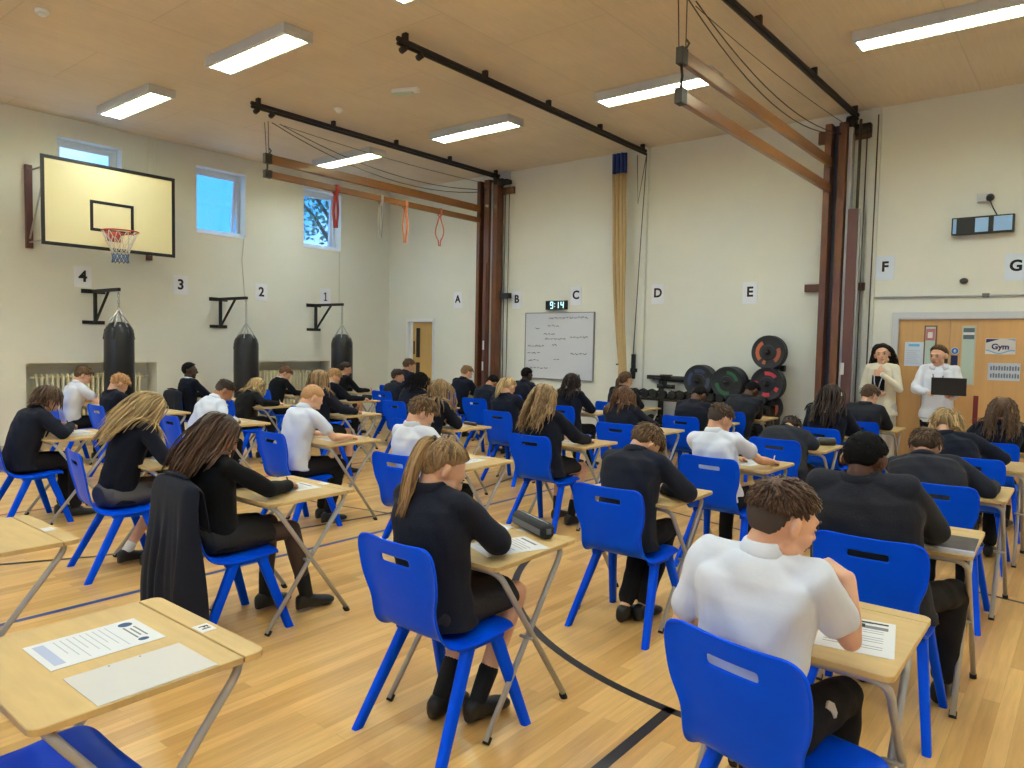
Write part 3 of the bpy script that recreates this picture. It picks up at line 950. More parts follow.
for x, z, w, h in ((-0.20, 0.47, 0.8, 0.035), (-0.22, 0.34, 0.24, 0.03), (-0.48, 0.29, 0.12, 0.03), (-0.30, 0.20, 0.25, 0.03), (-0.27, 0.12, 0.45, 0.04), (0.24, 0.15, 0.40, 0.03),
                   (-0.64, 0.0, 0.36, 0.035), (-0.12, 0.02, 0.14, 0.03), (-0.64, -0.12, 0.28, 0.03), (0.26, -0.12, 0.34, 0.03), (-0.62, -0.25, 0.28, 0.03), (-0.08, -0.22, 0.12, 0.03), (-0.58, -0.38, 0.40, 0.025)):
    scrawl(x, z, w, h, r)
tag(r, 'whiteboard with faint handwriting on the back wall under the clock', 'whiteboard')

r = empty('digital_clock', (-7.12, YW, 2.245))
MB().bbox(-0.215, 0.215, -0.05, -0.005, -0.075, 0.075).build('clock_case', M_BLACK, r, smooth=False, bevel=0.006)
SEG = {'9': 'abcdfg', '1': 'bc', '4': 'bcfg'}
mb = MB()
def digit(ch, x, s=0.052):
    w, h, t = s * 0.9, s, 0.014
    P = {'a': (0, h, w, t), 'g': (0, 0, w, t), 'd': (0, -h, w, t), 'f': (-w / 2, h / 2, t, h), 'b': (w / 2, h / 2, t, h), 'e': (-w / 2, -h / 2, t, h), 'c': (w / 2, -h / 2, t, h)}
    for c in SEG[ch]:
        cx, cz, ww, hh = P[c]
        mb.box((x + cx, -0.053, cz), (ww, 0.004, hh))
digit('9', -0.085)
digit('1', 0.03)
digit('4', 0.13)
mb.box((-0.022, -0.053, 0.022), (0.012, 0.004, 0.012)).box((-0.022, -0.053, -0.022), (0.012, 0.004, 0.012))
mb.build('clock_digits', mat('lit digits', hexc(200, 250, 255), 0.4, emit=hexc(190, 245, 255), estr=0.5), r, smooth=False)
tag(r, 'black digital clock reading 9:14 above the whiteboard', 'clock')

r = empty('wall_display', (-1.12, YW, 3.05), 0)
r.rotation_euler = (0.0, 0.0, 0)
MB().bbox(-0.305, 0.305, -0.09, -0.03, -0.10, 0.10).build('display_case', M_BLACK, r, smooth=False, bevel=0.006)
MREFL = mat('painted window reflection', hexc(158, 200, 250), 0.25)  # pale blue colour stands in for windows reflected in the dark case
MB().bbox(-0.29, -0.255, -0.094, -0.09, -0.085, 0.085).build('reflection_strip', MREFL, r, smooth=False)
MB().bbox(-0.07, 0.06, -0.094, -0.09, -0.08, 0.08).build('reflection_panel', MREFL, r, smooth=False)
MB().bbox(0.11, 0.285, -0.094, -0.09, -0.08, 0.085).build('reflection_panel', MREFL, r, smooth=False)
MB().bbox(-0.02, 0.02, -0.03, 0, -0.03, 0.03).build('wall_mount', M_BLACK, r, smooth=False)
tag(r, 'long black display box with painted blue window reflections high above the double door', 'display')
r = empty('security_camera', (-1.12, YW, 3.36))
MB().bbox(-0.07, 0.035, -0.05, 0, -0.04, 0.05).build('camera_mount', M_STEEL, r, smooth=False, bevel=0.006)
MB().cap((0.06, -0.05, 0.0), 0.042, (0.06, -0.10, -0.02), 0.036).build('camera_head', M_BLACK, r)
MB().tube([(0.06, -0.05, -0.04), (0.09, -0.02, -0.12), (0.14, -0.02, -0.22)], 0.006, n=6).build('cable', M_BLACK, r)
tag(r, 'small grey and black security camera above the display box', 'camera')
fixed(MB().ell((-1.28, YW - 0.02, 2.42), (0.045, 0.04, 0.035)), 'motion_sensor', mat('smoked plastic', hexc(64, 62, 64), 0.3), 'small dark dome sensor between sheets F and G', 'sensor')
fixed(MB().bbox(-1.09, -1.02, YW - 0.035, YW, 2.225, 2.27), 'junction_box', mat('grey plastic', hexc(110, 108, 108), 0.5), 'tiny grey junction box on the conduit above the double door', 'box', smooth=False)
r = empty('wall_plaque', (-2.14, YW, 1.49))
MB().bbox(-0.15, 0.12, -0.012, 0, -0.045, 0.045).build('plaque_plate', mat('dark grey plaque', hexc(104, 104, 112), 0.5), r, smooth=False)
mb = MB()
for k in range(5):
    mb.bbox(-0.11 + 0.045 * k, -0.078 + 0.045 * k, -0.015, -0.012, -0.018, 0.018)
mb.build('plaque_marks', M_PAPER, r, smooth=False)
tag(r, 'small dark grey plaque left of the double door frame', 'sign')

# ------------------------------------------------------------------ weights
def plate(x, z, y, rr_, th, trim, label, tone):
    r = empty('weight_plate', (x, y, z))
    prof = [(0, 0.028), (0, rr_ * 0.40), (0.006, rr_ * 0.44), (0.006, rr_ * 0.80), (0, rr_ * 0.86), (0, rr_ * 0.97), (0.01, rr_), (th - 0.01, rr_), (th, rr_ * 0.97), (th, 0.028)]
    MB().loft([[(q * math.cos(a), yy, q * math.sin(a)) for a in np.arange(36) * 2 * PI / 36] for yy, q in prof]).build('plate_disc', mat('bumper rubber', hexc(34, 36, 42), 0.5, bump=.1, bscale=80), r, autosm=30)
    MB().loft([[(q * math.cos(a), yy, q * math.sin(a)) for a in np.arange(20) * 2 * PI / 20] for yy, q in ((-0.004, 0.045), (-0.004, 0.028), (0.004, 0.028), (0.004, 0.045))], caps=False).build('hub_ring', M_IRON, r)
    if trim:
        for a0, a1 in tone:
            mb = MB()
            n = 10
            vs = []
            for k in range(n + 1):
                a = a0 + (a1 - a0) * k / n
                for q in (rr_ * 0.52, rr_ * 0.74):
                    vs.append((q * math.cos(a), 0.0045, q * math.sin(a)))
            mb.add(vs, [(2 * k, 2 * k + 1, 2 * k + 3, 2 * k + 2) for k in range(n)])
            mb.build('plate_marking', trim, r, smooth=False)
    tag(r, label, 'weight plate', 'round plates stored on the back wall')
    return r


MRED = mat('red plate print', hexc(196, 58, 70), 0.5)
MORG = mat('orange plate print', hexc(176, 92, 64), 0.5)
MGRN = mat('green plate print', hexc(40, 96, 62), 0.5)
MBLU = mat('blue plate print', hexc(56, 62, 100), 0.5)
Y1 = YW - 0.42
rk = empty('plate_rack', (-3.40, YW, 0))
MB().bbox(-0.04, 0.04, -0.12, -0.06, 0.4, 1.62).bbox(-0.10, 0.10, -0.06, 0, 1.28, 1.36).build('rack_upright', M_BLACK, rk, smooth=False)
for z in (1.535, 1.115, 0.80):
    MB().tube([(0, -0.10, z), (0, -0.50, z)], 0.024, n=12).build('storage_peg', M_BLACK, rk)
tag(rk, 'black upright rack on the wall holding the column of plates', 'rack')
T1 = [(0.9, 2.0), (2.3, 3.6), (4.1, 4.6), (5.2, 6.6)]
T2 = [(0.7, 1.8), (2.9, 3.3), (4.3, 5.0), (5.6, 6.0)]
plate(-3.405, 1.535, Y1, 0.225, 0.06, MORG, 'top plate of the column with orange markings', [(-0.9, 0.4), (2.1, 3.9), (4.2, 4.5)])
plate(-3.405, 1.535, Y1 + 0.065, 0.225, 0.06, None, 'plate right behind the top orange marked plate', T1)
plate(-3.405, 1.115, Y1, 0.225, 0.06, MRED, 'plate with red markings, second in the column', T2)
plate(-3.405, 1.115, Y1 + 0.065, 0.225, 0.06, None, 'plate right behind the red marked plate', T1)
plate(-3.405, 0.80, Y1 + 0.05, 0.20, 0.05, MORG, 'lowest plate of the column, partly hidden by a student', T1)
rk2 = empty('barbell_rack', (-4.4, YW, 0))
MB().bbox(-0.95, 0.75, -0.10, -0.04, 1.09, 1.15).bbox(-0.75, -0.70, -0.10, -0.02, 0, 1.12).bbox(0.50, 0.55, -0.10, -0.02, 0, 1.12).build('rack_frame', M_BLACK, rk2, smooth=False)
for x in (0.04, 0.46):
    MB().tube([(x - 0.0, -0.08, 1.115), (x, -0.55, 1.115)], 0.024, n=12).build('storage_peg', M_BLACK, rk2)
MB().tube([(-0.55, -0.40, 1.12), (-0.1, -0.40, 1.12)], 0.035, n=12).tube([(-0.68, -0.40, 1.12), (-0.55, -0.40, 1.12)], 0.02, n=12).bbox(-0.55, -0.40, -0.45, -0.35, 1.15, 1.18).bbox(-0.60, -0.50, -0.44, -0.36, 0.98, 1.04).bbox(-0.45, -0.35, -0.44, -0.36, 0.98, 1.04).bbox(-0.50, -0.47, -0.42, -0.38, 0.98, 1.12).build('bar_holder', M_BLACK, rk2)
MB().bbox(-0.50, -0.44, -0.36, -0.30, 0.86, 1.0).build('white_box', M_WHITE, rk2, smooth=False)
tag(rk2, 'low black wall rack left of the plate column', 'rack')
for k in range(3):
    plate(-4.36, 1.115, Y1 - 0.02 + 0.062 * k, 0.225, 0.058, MBLU if k == 0 else None, ('front plate with dark blue markings, left stack', 'second plate of the left stack, blue marked one in front', 'rear plate of the left stack')[k], T1)
for k in range(4):
    plate(-3.94, 1.105, Y1 - 0.04 + 0.062 * k, 0.225, 0.058, MGRN if k == 0 else None, ('front plate with green markings, middle stack', 'second plate of the middle stack, behind the green marked one', 'third plate of the middle stack', 'rear plate of the middle stack')[k], [(0.2, 1.6), (3.2, 5.0)])

dr = empty('dumbbell_rack', (-4.45, YW - 0.35, 0))
MB().bbox(-1.15, 1.15, -0.16, 0.16, 0.80, 0.83).bbox(-1.15, 1.15, -0.16, 0.16, 0.42, 0.45).build('rack_shelf', M_IRON, dr, smooth=False)
for q in (-1.15, 1.10):
    MB().bbox(q, q + 0.05, -0.2, 0.2, 0, 0.83).build('rack_end', M_IRON, dr, smooth=False)
tag(dr, 'low dumbbell rack standing against the back wall', 'rack')
db = empty('dumbbell', (0, 0, 0))
MB().tube([(0, -0.07, 0), (0, 0.07, 0)], 0.016, n=10).build('grip', M_CHROME, db)
for s in (-1, 1):
    MB().tube([(0, s * 0.07, 0), (0, s * 0.14, 0)], 0.062, n=8).build('weight_head', M_RUBBER, db, smooth=False, bevel=0.006)
ft = True
for row, z in enumerate((0.892, 0.512)):
    for k in range(15):
        o = db if ft else copy_tree(db)
        ft = False
        o.location = (-4.45 - 1.02 + 0.145 * k, YW - 0.35, z)
        if row == 0:
            tag(o, 'black dumbbell in the top row of the dumbbell rack', 'dumbbell', 'dumbbells on the top shelf of the rack')
        else:
            tag(o, 'black dumbbell on the bottom shelf of the dumbbell rack', 'dumbbell', 'dumbbells on the bottom shelf of the rack')
# ================================================================== CHAIR
def chair_shell():
    # side profile from the top of the back, down, round and along the seat: (y, z, half width)
    prof = [(-0.262, 0.830, 0.172), (-0.261, 0.826, 0.196), (-0.258, 0.812, 0.211), (-0.253, 0.788, 0.219), (-0.250, 0.768, 0.221), (-0.247, 0.755, 0.222), (-0.244, 0.742, 0.222), (-0.239, 0.715, 0.221), (-0.233, 0.68, 0.218), (-0.227, 0.648, 0.212),
            (-0.221, 0.618, 0.200), (-0.214, 0.588, 0.189), (-0.206, 0.555, 0.186), (-0.198, 0.515, 0.190), (-0.186, 0.482, 0.196), (-0.166, 0.455, 0.202),
            (-0.135, 0.438, 0.207), (-0.09, 0.430, 0.211), (-0.03, 0.427, 0.214), (0.04, 0.430, 0.216), (0.11, 0.436, 0.216), (0.17, 0.441, 0.214), (0.205, 0.438, 0.208), (0.222, 0.424, 0.190), (0.226, 0.408, 0.175)]
    us = [-1, -0.97, -0.90, -0.75, -0.55, -0.34, -0.30, -0.18, 0, 0.18, 0.30, 0.34, 0.55, 0.75, 0.90, 0.97, 1]
    vs, fs = [], []
    nu = len(us)
    for i, (y, z, w) in enumerate(prof):
        a = prof[max(i - 1, 0)]
        b = prof[min(i + 1, len(prof) - 1)]
        t = np.array((b[0] - a[0], b[1] - a[1]))
        t /= np.linalg.norm(t)
        nrm = np.array((t[1], -t[0]))  # towards the rear / underside
        for u in us:
            c = 0.022 * (1 - u * u)      # hollow back / seat
            e = 0.020 * max(0, (abs(u) - 0.85) / 0.15)   # rolled edge
            edge_drop = e
            o = nrm * (c * (0.9 if i < 15 else 0.25) + edge_drop)
            vs.append((u * w, y + o[0] * 1.0, z + o[1] * 1.0))
    for i in range(len(prof) - 1):
        for j in range(nu - 1):
            if 4 <= i <= 5 and 5 <= j <= 10:
                continue
            fs.append((i * nu + j, i * nu + j + 1, (i + 1) * nu + j + 1, (i + 1) * nu + j))
    me = bpy.data.meshes.new('seat_shell')
    me.from_pydata(vs, [], fs)
    bm = bmesh.new()
    bm.from_mesh(me)
    bmesh.ops.recalc_face_normals(bm, faces=bm.faces)
    bmesh.ops.delete(bm, geom=[v for v in bm.verts if not v.link_faces], context='VERTS')
    bm.to_mesh(me)
    bm.free()
    o = bpy.data.objects.new('tmp', me)
    COL.objects.link(o)
    so = o.modifiers.new('so', 'SOLIDIFY')
    so.thickness = 0.010
    so.offset = 0
    sb = o.modifiers.new('sb', 'SUBSURF')
    sb.levels = sb.render_levels = 2
    out = bpy.data.meshes.new_from_object(o.evaluated_get(bpy.context.evaluated_depsgraph_get()))
    bpy.data.objects.remove(o)
    out.polygons.foreach_set('use_smooth', [True] * len(out.polygons))
    return out


def leg_mesh(sx, top, foot, w0=0.022, w1=0.017):
    mb = MB()
    rings = []
    for t in np.linspace(0, 1, 6):
        c = np.array((sx * (0.176 + 0.066 * t), top[0] + (foot - top[0]) * t, top[1] * (1 - t)))
        w = w0 + (w1 - w0) * t
        k = 1.35
        d = w * k
        rings.append([c + np.array((math.copysign(abs(math.cos(a)) ** 0.55, math.cos(a)) * w, math.copysign(abs(math.sin(a)) ** 0.55, math.sin(a)) * d, 0)) for a in np.arange(16) * 2 * PI / 16 + PI / 16])
    return mb.loft(rings)


def make_chair():
    r = empty('school_chair', (0, 0, 0))
    link('seat_shell', chair_shell(), M_BLUE, r)
    for sx in (-1, 1):
        leg_mesh(sx, (-0.03, 0.425), -0.250).build('leg', M_BLUE, r, autosm=50)
        leg_mesh(sx, (0.105, 0.425), 0.245).build('leg', M_BLUE, r, autosm=50)
    mb = MB()
    for sx in (-1, 1):
        mb.bbox(sx * 0.155, sx * 0.20, -0.09, 0.15, 0.385, 0.428)
    mb.bbox(-0.16, 0.16, -0.02, 0.02, 0.395, 0.425).bbox(-0.16, 0.16, 0.09, 0.12, 0.40, 0.425)
    mb.build('under_frame', M_BLUE, r, bevel=0.01, smooth=False)
    return r


# ================================================================== DESK
DZ = 0.715


def make_desk():
    r = empty('exam_desk', (0, 0, 0))
    W, D = 0.318, 0.29
    def rounded(x0, x1, y0, y1, rad, z, corners):
        pts = []
        for cx, cy, a0, on in ((x1 - rad, y1 - rad, 0, corners[0]), (x0 + rad, y1 - rad, PI / 2, corners[1]), (x0 + rad, y0 + rad, PI, corners[2]), (x1 - rad, y0 + rad, 1.5 * PI, corners[3])):
            for k in range(5):
                if on:
                    a = a0 + PI / 2 * k / 4
                    pts.append((cx + rad * math.cos(a), cy + rad * math.sin(a), z))
                else:
                    pts.append((cx + rad * math.copysign(1, math.cos(a0 + PI / 4)), cy + rad * math.copysign(1, math.sin(a0 + PI / 4)), z - 0.0 * k) if k == 2 else None)
        return [p for p in pts if p]
    yg = D - 0.068
    for y0, y1, cor in ((-D, yg - 0.0025, (0, 0, 1, 1)), (yg + 0.0025, D, (1, 1, 0, 0))):
        b = rounded(-W, W, y0, y1, 0.028, 0, cor)
        rings = []
        for z, s in ((DZ - 0.019, -0.002), (DZ - 0.017, 0), (DZ - 0.002, 0), (DZ, -0.002)):
            cx, cy = 0, (y0 + y1) / 2
            rings.append([(p[0] - math.copysign(abs(s), p[0]) if s else p[0], p[1] - math.copysign(abs(s), p[1] - cy) if s else p[1], z) for p in b])
        MB().loft(rings).build('tabletop' if y0 < 0 else 'pen_ledge', M_TOP, r, smooth=False)
    MB().bbox(-W + 0.003, W - 0.003, yg - 0.02, yg + 0.02, DZ - 0.016, DZ - 0.007).build('groove', M_EDGE, r, smooth=False)
    zt = DZ - 0.034
    def frame(y_top, y_foot, inset, name):
        pts = []
        x = W - inset
        yf = y_foot
        rb = 0.06
        for s in (-1,):
            pass
        # left foot -> up -> bend -> across -> bend -> down
        d = np.array((0, y_top - yf, zt)); d = d / np.linalg.norm(d)
        pts.append(np.array((-x - 0.006, yf, 0.012)))
        up = np.array((-x, y_top, zt)) - d * rb * 1.0
        pts.append(up)
        P0 = np.array((-x, y_top, zt))
        for k in (0.25, 0.5, 0.75):
            a = up * (1 - k) ** 2 + 2 * P0 * k * (1 - k) + (P0 + np.array((rb, 0, 0))) * k * k
            pts.append(a)
        pts.append(P0 + np.array((rb, 0, 0)))
        left = [p.copy() for p in pts]
        right = [np.array((-p[0], p[1], p[2])) for p in left][::-1]
        MB().tube(left + right, 0.0125, n=12).build(name, M_STEEL, r)
        for s in (-1, 1):
            foot = np.array((s * (x + 0.006), yf, 0.0))
            MB().tube([foot, foot + d * 0.032], 0.0155, n=12).build('foot_cap', M_RUBBER, r)
    frame(-D + 0.045, 0.235, 0.020, 'leg_frame')
    frame(D - 0.040, -0.285, 0.048, 'leg_frame')
    for s in (-1, 1):
        MB().tube([(s * (W - 0.01), -0.030, 0.355), (s * (W - 0.07), -0.030, 0.355)], 0.008, n=8).build('pivot_bolt', M_STEEL, r)
    c = MB().bbox(0.02, 0.083, D - 0.062, D - 0.016, DZ, DZ + 0.0012).build('desk_label', M_PAPER, r, smooth=False)
    return r


chair0 = make_chair()
desk0 = make_desk()
USED = {'c': False, 'd': False}


def place(proto, key, x, y, rz, label, cat, group):
    o = copy_tree(proto) if USED[key] else proto
    USED[key] = True
    o.location = (x, y, 0)
    o.rotation_euler = (0, 0, rz)
    return tag(o, label, cat, group)


# ================================================================== PEOPLE
def nrm(v):
    v = np.array(v, float)
    return v / (np.linalg.norm(v) + 1e-12)


def rot(yaw, pitch, roll):
    """columns: right, forward, up.  pitch>0 looks down, yaw>0 turns to +X"""
    Rz = Matrix.Rotation(-yaw, 3, 'Z')
    Rx = Matrix.Rotation(-pitch, 3, 'X')
    Ry = Matrix.Rotation(roll, 3, 'Y')
    return np.array(Rz @ Rx @ Ry)


def smooth(x):
    x = np.clip(x, 0, 1)
    return x * x * (3 - 2 * x)


def ik(S, T, l1, l2, poles, zmin=None, ymin=0.04, own=0.03):
    S = np.array(S, float)
    T = np.array(T, float)
    d = T - S
    L = np.linalg.norm(d)
    if L > (l1 + l2) * 0.985:
        T = S + d / L * (l1 + l2) * 0.985
        d = T - S
        L = np.linalg.norm(d)
    u = d / L
    a = (l1 * l1 - l2 * l2 + L * L) / (2 * L)
    h = math.sqrt(max(l1 * l1 - a * a, 0))
    best = None
    for p in poles:
        p = np.array(p, float)
        q = nrm(p - u * (p @ u))
        E = S + u * a + q * h
        if best is None:
            best = E
        if zmin is None or E[1] < ymin or E[2] - own > zmin:
            best = E
            break
        if E[2] > best[2]:
            best = E
    return best, T


def hand(mb, W, d, n, side, curl=0.5, s=1.0, spread=0.5):
    d = nrm(d)
    n = nrm(np.array(n) - d * (np.array(n) @ d))
    t = np.cross(d, n) * side            # towards the thumb
    r = 0.0105 * s
    base = [(0.024, 0.078, 0.064), (0.008, 0.083, 0.072), (-0.008, 0.079, 0.066), (-0.023, 0.071, 0.052)]
    for k, (o, L, fl) in enumerate(base):
        w0 = W + t * o * 0.55 * s
        kn = W + d * L * s + t * o * s
        mb.cap(w0, r * 1.15, kn, r * 1.05, n=8)
        p = kn
        ang = curl * (0.65 + 0.12 * k)
        seg = (fl * 0.45 * s, fl * 0.32 * s, fl * 0.25 * s)
        rad = (0.0088, 0.0080, 0.0070, 0.0058)
        a = 0
        dd = nrm(d + t * (1.5 - k) * 0.06 * spread)
        for q in range(3):
            a += ang
            v = dd * math.cos(a) + n * math.sin(a)
            p2 = p + v * seg[q]
            mb.cap(p, rad[q] * s, p2, rad[q + 1] * s, n=8)
            p = p2
        if k == 0:
            tip = p
    b0 = W + d * 0.018 * s + t * 0.016 * s
    b1 = W + d * 0.048 * s + t * 0.038 * s + n * 0.014 * s
    b2 = b1 + (d * 0.8 + t * 0.1 + n * 0.45 * (0.4 + curl)) * 0.030 * s
    b3 = b2 + (d * 0.8 - t * 0.35 + n * 0.3) * 0.024 * s
    mb.cap(b0, 0.013 * s, b1, 0.0105 * s, n=8).cap(b1, 0.0105 * s, b2, 0.009 * s, n=8).cap(b2, 0.009 * s, b3, 0.0072 * s, n=8)
    return tip, b3


def skin_mat(name, col):
    return mat('skin ' + name, col, 0.5, noise=0.05, nscale=18, sub=0.06)


SKIN = {'fair': skin_mat('fair', hexc(222, 172, 146)), 'light': skin_mat('light', hexc(208, 156, 128)), 'tan': skin_mat('tan', hexc(178, 124, 92)),
        'dark': skin_mat('dark', hexc(92, 58, 42)), 'deep': skin_mat('deep', hexc(66, 42, 32))}


def hair_mat(name, col, k=0.45):
    return mat('hair ' + name, col, 0.42 if name != 'black' else 0.75, spec=0.28 if name != 'black' else 0.15, island=k, nscale=26, bump=0.25, bscale=120)


HAIR = {'blond': hair_mat('blond', hexc(178, 150, 108)), 'darkblond': hair_mat('dark blond', hexc(138, 110, 78)), 'lightbrown': hair_mat('light brown', hexc(118, 90, 62)),
        'brown': hair_mat('brown', hexc(86, 64, 48)), 'auburn': hair_mat('auburn', hexc(104, 72, 48)), 'darkbrown': hair_mat('dark brown', hexc(46, 31, 25)),
        'black': hair_mat('black', hexc(17, 14, 14), 0.3), 'ginger': hair_mat('ginger', hexc(162, 122, 84)), 'umber': hair_mat('umber', hexc(82, 58, 44))}
M_NAVY = mat('navy wool', hexc(24, 27, 41), 0.9, noise=0.15, nscale=300, bump=0.25, bscale=160, sheen=0.03, spec=0.25)
M_CHAR = mat('charcoal wool', hexc(37, 38, 47), 0.9, noise=0.15, nscale=300, bump=0.25, bscale=160, sheen=0.03, spec=0.25)
M_KNIT = mat('navy knit', hexc(18, 20, 33), 0.9, noise=0.2, nscale=400, bump=0.4, bscale=260, sheen=0.03, spec=0.2)
M_BLKKNIT = mat('black knit', hexc(17, 17, 21), 0.9, noise=0.2, nscale=400, bump=0.4, bscale=260, sheen=0.03, spec=0.2)
M_SHIRT = mat('white shirt cotton', hexc(214, 218, 232), 0.8, noise=0.02, nscale=12, bump=0.2, bscale=22)
M_TROUS = mat('black trousers', hexc(26, 25, 29), 0.85, spec=0.25, noise=0.1, nscale=200, bump=0.2, bscale=60)
M_SKIRT = mat('charcoal skirt', hexc(44, 43, 46), 0.85, spec=0.25, noise=0.12, nscale=240, bump=0.3, bscale=50)
M_GSKIRT = mat('grey skirt', hexc(82, 80, 84), 0.8, noise=0.12, nscale=240, bump=0.3, bscale=50)
M_TIGHT = mat('sheer black tights', hexc(62, 46, 44), 0.6, noise=0.1, nscale=60)
M_SOCKB = mat('black sock', hexc(24, 24, 27), 0.9)
M_SOCKW = mat('white sock', hexc(226, 226, 230), 0.9)
M_SHOE = mat('black shoe leather', hexc(22, 21, 22), 0.42)
M_CREAM = mat('cream cardigan', hexc(222, 214, 198), 0.85, bump=0.3, bscale=120, sheen=0.2)
M_HOOD = mat('white fleece', hexc(228, 230, 244), 0.85, bump=0.25, bscale=60, sheen=0.2)
M_PALEGREY = mat('pale grey trousers', hexc(196, 192, 186), 0.8, bump=0.2, bscale=60)
M_EYE = mat('eye white', hexc(206, 198, 192), 0.4)
M_IRIS = mat('iris', hexc(46, 34, 28), 0.2)
M_LIP = mat('lips', hexc(186, 112, 102), 0.5)


def wr(amp, f=1.0, seed=0.0):
    def d(co):
        x, y, z = co[:, 0] + seed, co[:, 1], co[:, 2]
        return amp * (np.sin(34 * f * x + 3.2 * np.sin(17 * f * z + seed)) * np.sin(29 * f * z + 2.6 * np.sin(21 * f * y)) + 0.7 * np.sin(52 * f * (z + 0.6 * y) + 4 * np.sin(13 * x + 9 * y)))
    return d


HC = np.array((0, -0.012, 0.022))
HE = np.array((0.079, 0.099, 0.091))


EAR = [False]


def hair_mask(d, low=-0.62):
    y, z = d[:, 1], d[:, 2]
    e = 0.06 if EAR[0] else -0.25
    y0 = -0.16 if EAR[0] else 0.1
    zb = np.where(y < y0, e + (low - e) * smooth((y0 - y) / 0.30), e + (0.70 - e) * np.clip((y - 0.06) / 0.62, 0, 1) ** 0.75)
    return smooth((z - zb) / 0.10 + 0.5)


def hair_cap(Hp, HR, hs, m, parent, side, top, low=-0.62, rough=0.006, fringe=0.0, detail=1.0, seed=0):
    nu, nv = int(56 * detail), int(36 * detail)
    th = np.linspace(0.02, PI - 0.02, nv + 1)
    ph = np.arange(nu) * 2 * PI / nu
    T, P = np.meshgrid(th, ph, indexing='ij')
    d = np.stack([np.sin(T) * np.cos(P), np.sin(T) * np.sin(P), np.cos(T)], -1).reshape(-1, 3)
    k = hair_mask(d, low)
    vol = side + (top - side) * smooth((d[:, 2] - 0.05) / 0.6)
    vol = vol + fringe * smooth((d[:, 1] - 0.2) / 0.5) * smooth((d[:, 2] - 0.35) / 0.3)
    rr = np.random.default_rng(seed)
    ns = rough * (np.sin(38 * d[:, 0] + 6 * np.sin(9 * d[:, 1] + seed)) * np.sin(14 * d[:, 2] + 8 * d[:, 1]) + 0.8 * (rr.random(len(d)) - 0.5))
    t = -0.13 * (1 - k) + (vol / 0.09) * k
    pts = HC + HE * d * (1 + t)[:, None] + d * (ns * k)[:, None]
    pts = (pts * hs) @ HR.T + Hp
    fs = [(i * nu + j, i * nu + (j + 1) % nu, (i + 1) * nu + (j + 1) % nu, (i + 1) * nu + j) for i in range(nv) for j in range(nu)]
    mb = MB()
    mb.add(pts, fs)
    mb.f.append(tuple(range(nu))[::-1])
    mb.f.append(tuple(nv * nu + j for j in range(nu)))
    return mb


def strands(mb, P, V, n, step, HR, Hp, hs, cols, rad, grav=0.35, bias=(0, 0, 0), clear=0.10, wob=0.0, wf=40.0, flat=0.45, seed=0, face=True, taper=0.25, nseg=5, curl_r=0.0):
    rr = np.random.default_rng(seed)
    N = len(P)
    lift = rr.random(N)
    pts = [P.copy()]
    V = V / np.linalg.norm(V, axis=1, keepdims=True)
    G = np.array((bias[0], bias[1], bias[2] - 1.0))
    G /= np.linalg.norm(G)
    ph = rr.random((N, 3)) * 6.28
    for s in range(n):
        V = V * (1 - grav) + G * grav
        if wob:
            V = V + wob * np.stack([np.sin(ph[:, 0] + s * step * wf), np.sin(ph[:, 1] + s * step * wf), 0.3 * np.sin(ph[:, 2] + s * step * wf)], 1)
        V /= np.linalg.norm(V, axis=1, keepdims=True)
        Q = pts[-1] + V * step
        # keep outside the head
        L = ((Q - Hp) @ HR) / hs
        e = (L - HC) / HE
        r = np.linalg.norm(e, axis=1)
        mn = 1.0 + clear * (0.4 + 0.9 * lift)
        k = r < mn
        e[k] = e[k] / r[k][:, None] * mn[k][:, None]
        L = HC + e * HE
        if face:   # part the strands round the face
            f = (L[:, 1] > 0.035) & (np.abs(L[:, 0]) < 0.062) & (L[:, 2] < 0.06)
            L[f, 0] = np.where(L[f, 0] >= 0, 1, -1) * (0.064 + 0.01 * lift[f])
        Q = (L * hs) @ HR.T + Hp
        for a, ra, b, rb in cols:
            ab = b - a
            t = np.clip(((Q - a) @ ab) / (ab @ ab), 0, 1)
            c = a + t[:, None] * ab
            dd = Q - c
            dist = np.linalg.norm(dd, axis=1)
            R = ra + (rb - ra) * t + 0.006 + 0.018 * lift
            k = dist < R
            Q[k] = c[k] + dd[k] / (dist[k][:, None] + 1e-9) * R[k][:, None]
        V = Q - pts[-1]
        V /= np.linalg.norm(V, axis=1, keepdims=True) + 1e-9
        pts.append(Q)
    A = np.stack(pts, 1)   # N x (n+1) x 3
    for i in range(N):
        q = A[i]
        cut = n + 1 - int(rr.random() * n * 0.22)
        q = q[:cut]
        w = rad * (0.7 + 0.6 * rr.random())
        rads = [w * (0.5 + 0.5 * min(1, 4 * k / cut)) * (1 if k < cut * 0.6 else 1 - (1 - taper) * (k - cut * 0.6) / (cut * 0.4)) for k in range(cut)]
        mb.tube(list(q), rads, n=nseg, flat=flat)


def head_dirs(rr, N, fn):
    out = []
    while len(out) < N:
        d = rr.normal(size=(N * 4, 3))
        d /= np.linalg.norm(d, axis=1, keepdims=True)
        d = d[fn(d)]
        out.extend(d.tolist())
    return np.array(out[:N])


